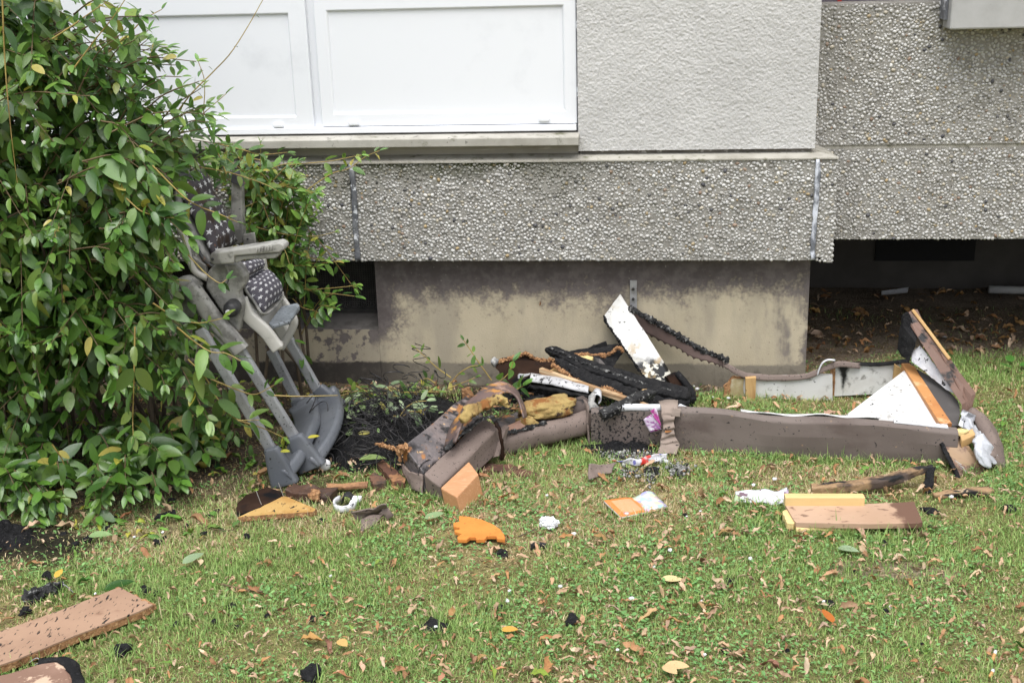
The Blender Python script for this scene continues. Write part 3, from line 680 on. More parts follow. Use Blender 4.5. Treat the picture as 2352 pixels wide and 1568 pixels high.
def socket(top, bot, y, w): # flared boot from the tube end to the foot
    P = smoothpath([at(a, y) for a in (top, ((top[0]*2+bot[0])/3, (top[1]*2+bot[1])/3), ((top[0]+2*bot[0])/3, (top[1]+2*bot[1])/3), bot)], 12)
    return sweep(P, [rrect(.027+.012*t, w[0]+(w[1]-w[0])*t**.8, .012, 4) for t in np.linspace(0, 1, 12)], (1, 0, .6))
hp('foot_socket', socket(r2(955, 895), r2(1075, 1105), YN-.02, (.050, .098)), m_cbase, True, .003)
hp('foot_socket', socket(r2(800, 975), r2(895, 1215), YN-.11, (.048, .092)), m_cbase, True, .003)
hp('foot_socket', socket(r2(1105, 580), r2(1235, 720), YX, (.05, .085)), m_cbase, True, .003)
hp('foot_socket', socket(r2(965, 650), r2(1030, 740), YX-.03, (.05, .08)), m_cbase, True, .003)
for pq, y, r in ((r2(1150, 1085), YN+.0, .022), (r2(1275, 745), YX, .02)):
    hp('glide_pad', lump(at(pq, y), (r, .014, r*.95), .12, 1.5, 3, ICO1), m_pad, True, 0)
# ================================================================== materials of the debris
ash = ((.30, .30, .29), 150, .70, .76)
m_char = M('charred_black', SOOT, (.018, .0175, .018), 30, .4, .7, .8, [((.05, .05, .054), 120, .66, .8)], bump=.9, bs=90, bw=.006, spec=.25)
m_charash = M('charred_with_ash', SOOT, (.03, .03, .03), 24, .4, .7, .85, [((.26, .26, .25), 70, .60, .74)], bump=.9, bs=90, bw=.006)
m_upol = M('taupe_fabric', (.185, .142, .122), (.145, .11, .095), 5, .35, .7, .85, [(SOOT, 130, .675, .70), ((.34, .29, .26), 200, .72, .78)], bump=.35, bs=420, bw=.001)
def soot_left(env, cur):
    x, y, z, op = posmath(env); nz = env['noise']
    f = op('MULTIPLY', env['ramp'](op('ADD', nz(110, 6, None, 5), op('MULTIPLY', op('SUBTRACT', 0.06, x), .12)), .54, .60), env['ramp'](op('MULTIPLY', x, -1), -.22, .05))
    return env['mix'](f, cur, SOOT)
m_rail = M('taupe_rail_fabric', (.165, .134, .119), (.132, .106, .094), 4, .35, .7, .82, [(SOOT, 80, .70, .73), ((.30, .2, .12), 50, .73, .77), ((.10, .075, .065), 3.5, .50, .75, (1, 1, 2.5))], bump=.3, bs=420, custom=soot_left)
m_upburn = M('scorched_taupe_fabric', (.095, .085, .088), (.17, .14, .135), 8, .44, .6, .5, [((.018, .016, .017), 9, .50, .58), ((.30, .13, .04), 14, .57, .65), ((.5, .32, .16), 30, .68, .74), ((.015, .014, .015), 40, .62, .68)], bump=.7, bs=50, bw=.006)
m_brown = M('brown_board_veneer', (.16, .085, .055), (.21, .12, .08), 5, .35, .7, .6, [(SOOT, 90, .72, .75)], bump=.1, bs=200)
m_tanboard = M('tan_hardboard', (.36, .23, .155), (.29, .18, .12), 4, .35, .7, .6, [(SOOT, 40, .655, .69, (3, 1, 1)), ((.45, .32, .22), 90, .7, .8), ((.2, .11, .07), 7, .62, .75)], bump=.1, bs=300)
m_chip = M('particle_board_core', (.36, .19, .085), (.20, .095, .04), 60, .4, .62, .9, [((.5, .3, .15), 120, .6, .7)], bump=1.0, bs=140, bw=.006)
m_darkbr = M('smoked_brown_hardboard', (.022, .012, .008), (.04, .022, .015), 8, .35, .7, .85, [(SOOT, 9, .52, .66)], spec=.1)
m_white = M('white_coated_board', (.62, .62, .61), (.52, .51, .49), 6, .45, .75, .45, [((.25, .24, .22), 26, .64, .76), (SOOT, 55, .70, .74)])
def scorch(env, cur):
    nz, ramp, mix = env['noise'], env['ramp'], env['mix']; x, y, z, op = posmath(env)
    e = op('MULTIPLY', op('SUBTRACT', nz(22, 7), .5), .14)
    low = ramp(op('MULTIPLY', op('ADD', z, e), -1), -.165, -.115)
    c = mix(low, cur, SOOT)
    tan = op('MULTIPLY', ramp(op('MULTIPLY', op('ADD', z, e), -1), -.24, -.16), ramp(nz(16, 5, None, 8), .5, .62))
    c = mix(op('MULTIPLY', tan, .7), c, (.42, .30, .14))
    wf = op('MULTIPLY', ramp(nz(36, 6, None, 3), .53, .57), low); c = mix(wf, c, (.6, .58, .5))
    top = op('MULTIPLY', ramp(op('ADD', z, e), .345, .375), ramp(nz(45, 5, None, 6), .46, .54)); c = mix(top, c, (.06, .03, .02))
    return c
m_wscorch = M('scorched_white_board', (.74, .735, .71), (.62, .60, .55), 7, .45, .75, .4, [((.5, .42, .26), 9, .64, .78), (SOOT, 70, .71, .74)], custom=scorch)
m_pine = M('sawn_pine', (.52, .34, .15), (.44, .26, .10), 5, .35, .65, .7, [((.30, .15, .05), 14, .60, .72, (1, 1, .1)), (SOOT, 70, .74, .77)], bump=.2, bs=120)
m_pineo = M('orange_pine', (.50, .24, .085), (.40, .165, .055), 6, .35, .65, .6, [((.6, .38, .2), 20, .62, .74), (SOOT, 60, .73, .76)], bump=.2, bs=120)
m_ply = M('layered_plywood', (.52, .38, .23), (.30, .18, .09), 60, .45, .55, .8, stretch=(.06, .06, 1.6))
m_foamy = M('yellow_foam', (.36, .26, .095), (.23, .14, .05), 14, .4, .65, .95, [((.20, .08, .02), 18, .56, .66), ((.05, .03, .02), 26, .63, .70)], bump=.9, bs=70, bw=.006)
m_foamp = M('pale_yellow_foam', (.66, .52, .24), (.55, .42, .18), 12, .4, .7, .95, [((.3, .24, .1), 40, .68, .76)], bump=.6, bs=120, bw=.003)
m_plas = M('white_plastic', (.66, .67, .70), (.5, .51, .53), 16, .45, .7, .35, [(SOOT, 60, .68, .72)])
m_bag = M('translucent_white_bag', (.60, .62, .66), (.42, .43, .46), 9, .4, .7, .35, trans=.25)
m_ash = M('grey_ash', (.30, .295, .28), (.14, .14, .138), 50, .4, .65, .95, [((.48, .47, .45), 90, .62, .72)], bump=.7, bs=160, bw=.003)
m_soot_shade = M('soot_cinders_and_shade', SOOT, (.016, .016, .017), 60, .45, .7, .85, [((.07, .065, .06), 130, .68, .76), ((.2, .19, .18), 260, .76, .8)], bump=1.0, bs=80, bw=.012, spec=.2)

# ================================================================== broken sofa frame
S = thing('broken_sofa', 'long brown fabric sofa frame lying open on the grass, white inside', 'sofa frame', tuple(G(1800, 1030)))
def sp(name, g, m, sm=False, bv=0, parent=None, ex=True, **k): return part(name, g, m, parent or S, smooth=sm, bevel=bv, ex=ex, **k)
bot = [G(1357, 1020), G(1470, 1024), G(1600, 1034), G(1760, 1044), G(1930, 1054), G(2080, 1061), G(2195, 1066)]
topp = [(1353, 942), (1470, 936), (1600, 938), (1690, 945), (1760, 957), (1930, 966), (2080, 978), (2176, 987)]
bl = smoothpath(np.array(bot), 60); n60 = 60
tops = np.array([at(p, 0) for p in topp]); tx = np.linspace(0, 1, n60)
rows = []
tpx = np.interp(np.linspace(1355, 2185, n60), [p[0] for p in topp], [p[1] for p in topp])
for i in range(n60):
    t = at((1355+830*i/59, tpx[i]), bl[i][1]+.004); b = bl[i].copy(); b[2] = -.005
    t[0] = b[0]*.35+t[0]*.65
    hgt = t[2]; th = .03
    o2 = .004*math.sin(i*.31)
    rows.append([b+(0, 0, 0), b+(.0, -.004+o2*.5, hgt*.3), b+(0, -.006+o2, hgt*.6), np.r_[b[0], b[1]-.005+o2*.6, hgt-.010], np.r_[b[0], b[1]+.004, hgt], np.r_[b[0], b[1]+th-.004, hgt+.001], np.r_[b[0], b[1]+th, hgt-.006], b+(0, th, 0)])
R_ = np.array(rows); R_ = rough(R_.reshape(-1, 3), .0025, 9, 7).reshape(R_.shape); k = 8
V = R_.reshape(-1, 3); F = [[i*k+(j+1) % k, i*k+j, (i+1)*k+j, (i+1)*k+(j+1) % k] for i in range(n60-1) for j in range(k)]+[list(range(k)), [(n60-1)*k+j for j in range(k)][::-1]]
sp('front_rail', (V, F), m_rail, False, .004, label='dusty taupe front rail with soot specks')
# rail lining edge and plastic edge strip
RH = lambda px, dy=.03: at((px, np.interp(px, [p[0] for p in topp], [p[1] for p in topp])-3), -.5)
e0, e1 = R_[45, 5], R_[56, 5]
sp('edge_strip', sweep(np.array([R_[i, 5]+(0, -.008, .002) for i in range(47, 58)]), rrect(.026, .006, .002), (0, 0, 1)), m_plas, ex=False)
sp('edge_strip', sweep(np.array([R_[i, 4]+(0, .0, .002) for i in range(6, 15)]), rrect(.022, .022, .007), (0, 0, 1)), m_plas, True, ex=False)
sp('inner_lining', sheet(np.array([[R_[i, 5]+(0, .004, .004+.004*math.sin(i*.9)), R_[i, 5]+(0, .03, -.004), R_[i, 6]+(0, .04, -.05)] for i in range(26, 46)]), .004), m_white, True, ex=False)
l = R_[0]; sp('end_flap', sheet(quadgrid([l[0]+(-.004, .0, .0), l[0]+(-.03, .13, .01), l[4]+(-.03, .14, -.01), l[4]+(-.006, .01, .006)], 8, 8), .006, .004, 14), m_upol, True)
# rear rail
yr = -.055
pa = [at((1708, 866), yr), at((1912, 861), yr), at((1912, 919), yr), at((1704, 922), yr)]
sp('rear_board', slab(pa[::-1], (0, .016, 0), .001, .02, 2), m_white, label='white rear board, left length')
sp('splintered_end', slab([at((1664, 888), yr+.002), at((1676, 869), yr+.002), at((1707, 866), yr+.002), at((1704, 922), yr+.002), at((1694, 921), yr), at((1690, 910), yr), at((1661, 912), yr)][::-1], (0, .014, 0), .004, .008, 3), m_chip)
sp('splintered_face', slab([at((1680, 872), yr-.003), at((1709, 868), yr-.003), at((1707, 921), yr-.003), at((1695, 915), yr-.003), at((1676, 905), yr-.003)][::-1], (0, .004, 0), .003, .01, 4), M('smoked_white_board', (.55, .5, .38), (.35, .28, .15), 14, .4, .6, .6))
sp('wood_block', slab([at((1712, 868), yr-.022), at((1737, 867), yr-.022), at((1735, 925), yr-.022), at((1713, 925), yr-.022)][::-1], (0, .02, 0)), m_pine, bv=.002)
yr2 = -.03
pb = [at((1912, 840), yr2), at((2068, 835), yr2), at((2057, 902), yr2), at((1911, 910), yr2)]
def burnmark(env, cur):
    x, y, z, op = posmath(env); nz = env['noise']; d = op('ABSOLUTE', op('SUBTRACT', x, float(at((1938, 865), yr2)[0])))
    f = env['ramp'](op('MULTIPLY', op('ADD', op('ADD', d, op('MULTIPLY', nz(30, 5), .04)), op('MULTIPLY', op('SUBTRACT', .12, z), .25)), -1), -.05, -.033)
    return env['mix'](f, cur, SOOT)
sp('rear_board', slab(pb[::-1], (0, .016, 0), .001, .02, 5), M('white_board_burn_mark', (.70, .70, .69), (.56, .55, .52), 6, .45, .75, .45, [((.25, .24, .22), 26, .62, .74)], custom=burnmark), label='white rear board with a black burn mark')
sp('broken_edge', slab([at((1909, 842), yr2-.003), at((1919, 842), yr2-.003), at((1916, 909), yr2-.003), at((1905, 907), yr2-.003)][::-1], (0, .02, 0), .003, .008, 6), m_chip)
tp = smoothpath([at((1915, 834), yr2), at((1960, 835), yr2), at((2020, 836), yr2), at((2075, 830), yr2)], 16)
sp('burnt_edge', sweep(tp, rrect(.024, .010, .004, 3, .006), (0, 0, 1)), m_char)
sp('wood_block', slab([at((2056, 838), yr2-.03), at((2086, 858), yr2-.03), at((2074, 912), yr2-.03), at((2048, 910), yr2-.03)][::-1], (0, .022, 0)), m_pine, bv=.002)
# white floor panel in the corner
pc = [at((1930, 963), -.50), at((2172, 984), -.53), at((2088, 842), -.10), at((2050, 907), -.07)]
sp('corner_panel', slab(pc, (0, 0, -.01)), m_white, label='clean white corner panel')
# orange pine brace and felt beside it
sp('brace', bar(at((2082, 842), -.09), at((2172, 981), -.53), .038, .028, .002, n=6, amp=.0008), m_pineo, bv=.001)
sp('torn_foil', sheet(quadgrid([at((2062, 830), -.06), at((2078, 822), -.06), at((2108, 848), -.12), at((2086, 858), -.12)], 10, 8), .003, .008, 30, 4), m_charash, True, ex=False)
fe = [at(z4(*p), y) for p, y in (((330, 540), -.14), ((420, 590), -.18), ((560, 690), -.27), ((655, 790), -.36), ((668, 880), -.42), ((650, 985), -.50), ((600, 985), -.52), ((450, 760), -.34))]
sp('felt_lining', slab(fe, (0, .004, -.006), .002, .02, 4), M('dark_grey_felt', (.065, .06, .058), (.09, .083, .08), 9, .4, .7, .95))
# upright scorched side panel
yu = lambda t: -.10-.34*t
fp = [((262, 95), 0), ((300, 95), .0), ((345, 190), .1), ((500, 400), .36), ((640, 600), .62), ((755, 750), .86), ((735, 840), .93), ((700, 965), 1.0), ((672, 960), 1.0), ((680, 820), .93), ((560, 640), .66), ((360, 330), .28), ((270, 190), .08)]
def sidecol(env, cur):
    nz = env['noise']; c = env['mix'](env['ramp'](nz(11, 5, None, 2), .52, .60), cur, SOOT); return env['mix'](env['ramp'](nz(16, 5, None, 9), .64, .70), c, (.45, .24, .09))
sp('side_panel', slab([at(z4(*p), yu(t)) for p, t in fp], (.016, .012, .006), .0015, .02, 5), M('scorched_side_panel', (.13, .075, .055), (.17, .10, .075), 7, .4, .7, .65, custom=sidecol), label='upright scorched brown side panel')
ed = [at(z4(*p), yu(t)-.004) for p, t in (((270, 92), 0), ((345, 190), .1), ((420, 290), .23), ((500, 400), .36), ((560, 480), .46))]
sp('panel_edge', sweep(smoothpath(ed, 14)+np.array([.013, .008, .004]), rrect(.016, .010, .002), (1, 0, 1)), m_pine, label='raw wood top edge')
bf = [((225, 130), 0), ((265, 100), 0), ((330, 260), .12), ((320, 330), .2), ((270, 480), .2), ((225, 450), .12), ((185, 400), .05), ((205, 260), .02)]
sp('burnt_flap', slab([at(z4(*p), yu(t)-.012) for p, t in bf], (-.004, .012, 0), .004, .012, 6), m_char)
sp('foam_scrap', lump(at(z4(275, 330), -.14), (.012, .01, .035), .4, 1.8, 4, ICO1), m_foamp, True, ex=False)
wl = [((350, 360), .18), ((420, 440), .3), ((530, 600), .5), ((640, 690), .68), ((630, 735), .7), ((560, 705), .6), ((430, 590), .4), ((330, 515), .25), ((285, 480), .2), ((290, 420), .17)]
sp('white_lining', slab([at(z4(*p), yu(t)-.010) for p, t in wl], (0, .005, .002), .003, .01, 7), M('white_lining_cloth', (.64, .64, .66), (.5, .5, .54), 14, .4, .7, .9, [(SOOT, 50, .66, .7)], bump=.8, bs=40, bw=.010))
# torn brown strip from the wall to the rear rail
top = A(r4, [(490, 128), (640, 205), (800, 300), (960, 395), (1080, 440), (1120, 470)], [.045, .03, .01, -.01, -.03, -.04])
lo = A(r4, [(545, 270), (680, 325), (800, 375), (905, 440), (1040, 478), (1110, 500)], [.04, .025, .0, -.02, -.035, -.04])
g = loftgrid(top, lo, 46, 8); tooth = np.where(np.arange(46) % 3 == 0, .006, -.001); g[:, -1, 2] -= tooth
sp('torn_strip', sheet(g, .004, .004, 14, 3), M('dark_taupe_strip', (.085, .055, .047), (.06, .042, .037), 9, .4, .7, .8), True, ex=False)
sp('charred_edge', crumbly(top+(0, -.004, .002), .020, .022, 5, .004), m_charash, ex=False)
low = A(ident, [(1662, 828), (1690, 846), (1730, 857), (1780, 861), (1830, 859), (1870, 851), (1900, 836), (1930, 828), (1975, 834)], [-.04, -.05, -.05, -.05, -.05, -.05, -.05, -.04, -.035])
g = loftgrid(low, low+(0, -.008, -.021), 40, 4); sp('fabric_strip', sheet(g, .006, .002, 20, 6), m_upol, True, ex=False)
sp('white_tab', sweep(smoothpath(A(ident, [(1877, 862), (1882, 846), (1890, 832), (1902, 826), (1918, 827)], yr2-.03), 12), rrect(.004, .012, .0015), (0, -1, 0)), m_plas, True, ex=False)

# ================================================================== white scorched board against the wall
wb = [at(r4(430, 55), .05), at(r4(335, 180), .045), at(r4(350, 215), .04), at(r4(620, 602), -.085), at(r4(690, 640), -.09), at(r4(757, 565), -.075)]
wbk = thing('scorched_board', 'white board with blackened foot leaning on the plinth below the metal strap', 'board', tuple(wb[3]))
part('board', slab(wb, (.006, .016, .004), .0012, .015, 3), m_wscorch, wbk)
part('charred_edge', crumbly(np.array([wb[1]+(.002, 0, .004), wb[2], (wb[2]+wb[3])/2, wb[3]]), .009, .016, 3, .0035, up=(0, -1, 0), sm=False), m_char, wbk)
part('fold_cap', slab([at(r4(430, 55), .047), at(r4(338, 183), .042), at(r4(382, 238), .032), at(r4(487, 128), .036)], (.002, .003, .001), .001, .01, 2), m_wscorch, wbk)

# ================================================================== charred black roll lying over the heap
C_ = thing('charred_sofa_roll', 'long black charred sofa roll sloping down across the debris heap', 'charred sofa part', tuple(G(1500, 925)))
cl = A(z6, [(885, 150), (960, 170), (1080, 220), (1300, 320), (1550, 420), (1800, 500), (2050, 590), (2200, 640), (2480, 700), (2700, 745)], [-.10, -.11, -.12, -.13, -.15, -.17, -.19, -.2, -.2, -.2])
pth = smoothpath(cl, 70); sc = np.interp(np.linspace(0, 1, 70), [0, .06, .15, .5, .8, .97, 1], [.25, .55, .8, 1.1, 1.35, 1.2, .5])
g = sweep(pth, rrect(.050, .034, .007, 3, .007), (0, -.5, 1), scale=list(sc)); part('upper_roll', (rough(rough(g[0], .002, 30, 4), .0016, 150, 5), g[1]), m_char, C_)
low_ = A(z6, [(1010, 265), (1200, 350), (1450, 470), (1700, 560), (1950, 650), (2150, 720), (2450, 790), (2690, 790)], [-.13, -.15, -.17, -.19, -.22, -.23, -.23, -.21])
lo2 = A(z6, [(1010, 300), (1180, 440), (1420, 600), (1650, 650), (1850, 740), (2100, 790), (2450, 860), (2690, 830)], [-.14, -.17, -.21, -.23, -.26, -.26, -.25, -.22])
part('lower_sheet', sheet(loftgrid(low_, lo2, 60, 12), .014, .003, 60, 5), m_char, C_)
part('charred_crust', crumbly(pth[4:-3]+(0, -.012, .014), .012, .012, 14, .006, 7), m_charash, C_, ex=False)
part('charred_crust', crumbly(lo2+(0, -.006, .006), .014, .012, 15, .006, 7), m_char, C_, ex=False)
part('seam', tube(smoothpath(low_+(0, -.004, .004), 50), .0035, 5), M('charred_seam', (.02, .02, .022), (.06, .06, .065), 60, .45, .6, .6), C_, True)
rg = A(z6, [(960, 330), (1080, 410), (1220, 510), (1350, 580), (1460, 625), (1560, 640), (1680, 650), (1740, 690), (1850, 740)], [-.15, -.17, -.19, -.21, -.225, -.23, -.24, -.25, -.27])
part('splintered_edge', crumbly(rg, .018, .020, 6), m_chip, C_)
g = A(r4, [(735, 560), (760, 545), (800, 530), (890, 660), (905, 690), (870, 735), (800, 690)], [-.11, -.11, -.1, -.13, -.14, -.16, -.15])
part('end_block', slab(g, (-.01, .03, -.01), .002, .012, 7), m_darkbr, C_)
part('end_lip', (lambda q: (rough(q[0], .002, 90, 8), q[1]))(sweep(smoothpath(A(r4, [(795, 535), (840, 590), (885, 650), (900, 690), (880, 715)], [-.10, -.12, -.135, -.145, -.15]), 20), rrect(.022, .024, .008, 3, .007), (0, -.3, 1))), m_char, C_, True)
part('pale_chip', lump(at(z7(800, 50), -.275), (.016, .012, .008), .3, 1.5, 9, ICO1), m_pine, C_, True, ex=False)
# ashy black bar crossing in front
bb = A(z7, [(190, 395), (330, 320), (520, 235), (700, 150), (880, 85)], [-.545, -.525, -.47, -.40, -.32])
g = sweep(smoothpath(bb, 60), rrect(.036, .030, .006, 3, .006), (0, -.4, 1)); solo('charred_bar', (rough(rough(g[0], .003, 45, 9), .002, 160, 3), g[1]), m_charash, 'short ash-dusted black bar resting on the left end of the sofa rail', 'charred bar')

# ================================================================== charred hardboard sheets at the wall
hl = thing('charred_hardboard', 'dark brown bent hardboard with ragged orange top edge, left in the heap', 'hardboard', tuple(G(1200, 895)))
oz = [(212, 315), (330, 270), (460, 255), (560, 215), (620, 185), (680, 215), (740, 260), (860, 285), (1000, 280), (1060, 340), (1040, 420), (760, 460), (560, 520), (460, 600), (350, 490)]
part('sheet', slab(A(z6, oz, [-.02]*10+[-.1, -.12, -.12, -.12, -.06]), (.004, .008, .002), .002, .01, 8), m_darkbr, hl)
part('ragged_edge', crumbly(A(z6, [(225, 330), (330, 290), (460, 262), (570, 225), (625, 195), (690, 225), (750, 262), (860, 290), (1000, 285), (1060, 335)], -.025), .014, .017, 2), m_chip, hl)
part('ash_tip', lump(at(z6(240, 310), -.03), (.014, .01, .018), .4, 2, 5, ICO1), m_ash, hl, True, ex=False)
hr = thing('charred_hardboard', 'black burnt hardboard sheet with splintered brown edge behind the charred roll', 'hardboard', tuple(G(1370, 890)))
oz = [(1130, 205), (1290, 160), (1420, 150), (1520, 95), (1640, 62), (1660, 105), (1760, 95), (1850, 110), (1860, 180), (1780, 300), (1700, 400), (1560, 420), (1450, 300), (1250, 230)]
part('sheet', slab(A(z6, oz, [-.01]*9+[-.03, -.06, -.07, -.06, -.03]), (0, .01, .002), .002, .01, 9), m_char, hr)
part('ragged_edge', crumbly(A(z6, [(1200, 235), (1350, 215), (1500, 222), (1620, 225), (1720, 185), (1790, 130), (1850, 150), (1840, 190)], -.035), .014, .018, 3), m_chip, hr)
solo('foam_scrap', lump(at(z6(1400, 300), -.06), (.035, .02, .022), .35, 1.6, 8), m_foamp, 'small pale foam scrap behind the charred roll', 'foam', smooth=True)
g = A(z6, [(1480, 240), (1600, 280), (1660, 370), (1560, 400), (1500, 340)], -.075); solo('ashy_wood', slab(g, (0, .03, -.01), .003, .012, 4), M('streaked_ashy_wood', (.05, .048, .047), (.22, .2, .19), 40, .45, .6, .9, stretch=(1, 1, .1)), 'ash-streaked charred wood piece beside the foam scrap', 'wood')
# white curled trim, plywood slat, pale wood
wt = A(z6, [(700, 560), (850, 580), (1050, 610), (1250, 660), (1430, 700)], [-.17, -.19, -.22, -.25, -.28])
pt = smoothpath(wt, 30); cv = np.array([(.040*math.cos(a), .028*math.sin(a)) for a in np.linspace(2.6, .5, 9)])
gr = np.array([[p+np.array([0, -q[0], q[1]]) for q in cv] for p in pt])
T_ = thing('white_trim', 'white curved plastic trim spattered with soot under the plywood slat', 'trim', tuple(wt[0]))
part('trim', sheet(gr, .003, .002, 20, 2), M('sooty_white_trim', (.60, .60, .62), (.42, .42, .43), 14, .42, .62, .35, [(SOOT, 60, .62, .66), ((.25, .24, .23), 22, .62, .7)]), T_, True)
part('burnt_underside', (lambda q: (rough(q[0], .004, 45, 3), q[1]))(sweep(pt+(0, -.034, -.004), rrect(.016, .014, .005, 3, .006), (0, 0, 1))), m_char, T_, True)
cr = at(z6(1530, 735), -.36); a_ = np.linspace(-1.2, 4.2, 22)
gr = np.array([[cr+np.array([.014*math.cos(a), -.03+q*.06, .017*math.sin(a)]) for q in (0, .5, 1)] for a in a_])
part('curled_end', sheet(gr, .002), m_plas, T_, True, ex=False)
g = A(z6, [(1420, 740), (1470, 690), (1530, 690), (1490, 800), (1560, 880), (1520, 930), (1420, 910)], [-.40, -.38, -.38, -.42, -.44, -.46, -.46])
solo('ashy_fabric_fold', slab(g, (.0, .02, -.004), .002, .01, 5), m_ash, 'ash-coated fabric fold at the left end of the sofa rail', 'fabric', smooth=True)
solo('plywood_slat', bar(at(z6(825, 412), -.14), at((1526, 948), -.47), .018, .02, .002, n=8, amp=.0012), m_ply, 'long thin layered plywood slat running under the charred roll', 'slat')
solo('pale_batten', slab(A(z6, [(905, 435), (1020, 378), (1080, 400), (1080, 445), (990, 460)], -.12), (0, .012, 0)), m_pine, 'short pale wood offcut behind the plywood slat', 'wood')
g = A(z6, [(470, 600), (560, 540), (740, 460), (820, 450), (760, 500), (690, 570), (640, 610)], -.15); solo('charred_splinter', slab(g, (0, .02, -.01), .003, .01, 6), m_char, 'black charred splinter left of the white trim', 'charred wood')
g = A(z6, [(530, 470), (560, 455), (640, 458), (690, 450), (680, 470), (600, 500), (540, 515)], -.155); solo('white_scrap', slab(g, (0, .004, 0), .002, .008, 7), m_plas, 'small white plastic scrap left of the white trim', 'plastic scrap')

# ================================================================== burnt armrest with a wooden foot
AR = thing('burnt_sofa_fragment', 'burnt taupe sofa armrest on the grass with arching scorched flap', 'armrest', tuple(G(1000, 1130)))
tn = [at(r3(365, 1185), -.925), at(r3(482, 1285), -.96), at(r3(910, 845), -.66), at(r3(800, 770), -.62)]
bn = [np.r_[tn[0][:2], -.01], np.r_[tn[1][:2], -.01]+(.0, .004, 0), tn[2]+(.012, .0, -.075), tn[3]+(0, 0, -.085)]
bn[0][1] += .01
def softbox(b, t, n=14, amp=.003, s=0, puff=.008):
    Gd = quadgrid([t[0], t[3], t[2], t[1]], n, n); Bd = quadgrid([b[0], b[3], b[2], b[1]], n, n)
    u = np.linspace(-1, 1, n); pu = (1-np.abs(u[:, None])**4)*(1-np.abs(u[None])**4); Gd[..., 2] += puff*pu
    V = np.concatenate([Gd.reshape(-1, 3), ((Gd+Bd)/2).reshape(-1, 3), Bd.reshape(-1, 3)]); F = []
    def id_(l, i, j): return l*n*n+i*n+j
    for i in range(n-1):
        for j in range(n-1):
            F.append([id_(0, i, j), id_(0, i, j+1), id_(0, i+1, j+1), id_(0, i+1, j)]); F.append([id_(2, i, j), id_(2, i+1, j), id_(2, i+1, j+1), id_(2, i, j+1)])
    ring = [(0, j) for j in range(n)]+[(i, n-1) for i in range(1, n)]+[(n-1, j) for j in range(n-2, -1, -1)]+[(i, 0) for i in range(n-2, 0, -1)]
    for l in (0, 1):
        for a, c in zip(ring, ring[1:]+ring[:1]): F.append([id_(l, *a), id_(l+1, *a), id_(l+1, *c), id_(l, *c)])
    V = rough(V, amp, 14, s)
    return V, F
part('front_pad', softbox(bn, tn, 14, .003, 1), m_upol, AR, False, .008)
tn2 = [at(r3(215, 985), -.86), at(r3(360, 1180), -.91), at(r3(800, 760), -.60), at(r3(690, 590), -.47)]
bn2 = [at(r3(200, 1090), -.84), at(r3(370, 1330), -.92), tn2[2]+(.01, 0, -.10), tn2[3]+(-.005, .0, -.10)]
bn2[0][2] = max(bn2[0][2], -.01)
part('scorched_pad', softbox(bn2, tn2, 24, .003, 2, .004), m_upburn, AR, False, .006)
lf = A(r3, [(190, 1110), (230, 1110), (350, 1200), (365, 1330), (270, 1270)], [-.84, -.86, -.91, -.93, -.88])
part('end_cloth', sheet(quadgrid([lf[0], lf[2]+(0, -.006, 0), lf[3]+(0, -.006, 0), lf[4]], 12, 10), .006, .008, 22, 5), m_upol, AR, True)
part('chip_corner', crumbly(A(r3, [(165, 1010), (205, 1000), (245, 985)], -.86), .03, .03, 6, .004), m_chip, AR)
part('chip_edge', crumbly(A(r3, [(0, 965), (80, 985), (165, 1020), (190, 1100)], [-.78, -.80, -.84, -.85]), .010, .012, 7), m_chip, AR, ex=False)
bd2 = A(r3, [(640, 570), (720, 600), (600, 760), (560, 740)], [-.46, -.47, -.55, -.55]); part('board_tip', slab(A(r3, [(640, 560), (690, 545), (735, 610), (650, 640)], -.47), (0, .012, -.03), .002, .01, 3), m_chip, AR)
# arch flap
oa = A(r3, [(520, 1010), (560, 850), (640, 730), (760, 600), (860, 535), (950, 515), (1040, 580), (1090, 680), (1115, 770)], [-.80, -.74, -.68, -.6, -.55, -.52, -.53, -.56, -.60])
ob = A(r3, [(600, 960), (640, 850), (700, 760), (800, 680), (900, 620), (975, 600), (1040, 640), (1070, 710), (1090, 775)], [-.84, -.79, -.74, -.68, -.64, -.61, -.61, -.63, -.655])
flapm = M('orange_scorched_flap', (.13, .085, .075), (.055, .045, .047), 7, .4, .6, .55, [((.42, .20, .05), 10, .56, .66), ((.34, .22, .17), 15, .62, .72)], bump=.3, bs=60)
part('flap', sheet(loftgrid(oa, ob, 40, 10), .006, .003, 20, 7), flapm, AR, True, ex=False)
fo = A(r3, [(640, 800), (700, 730), (790, 690), (870, 650), (940, 650), (1000, 700)], [-.80, -.76, -.7, -.67, -.66, -.66])
g = sweep(smoothpath(fo, 60), rrect(.030, .022, .008, 4, .005), (0, -1, .2), scale=list(np.interp(np.linspace(0, 1, 60), [0, .2, .8, 1], [.8, 1.2, .8, .4]))); part('foam_lining', (rough(rough(g[0], .006, 40, 4), .003, 140, 5), g[1]), m_foamy, AR, True, ex=False)
hang = smoothpath(A(r3, [(870, 790), (910, 850), (935, 950), (945, 1050), (925, 1080)], [-.68, -.70, -.71, -.71, -.70]), 24); g = tube(hang, .006, 5); part('hanging_thread', (rough(g[0], .004, 60, 2), g[1]), m_darkbr, AR, True, ex=False)
ee = smoothpath(A(r3, [(520, 1010), (600, 930), (700, 850), (780, 790), (850, 770), (890, 800)], [-.86, -.81, -.76, -.72, -.69, -.685]), 30); part('burnt_seam', crumbly(ee, .016, .010, 3, sm=False), m_charash, AR, ex=False)
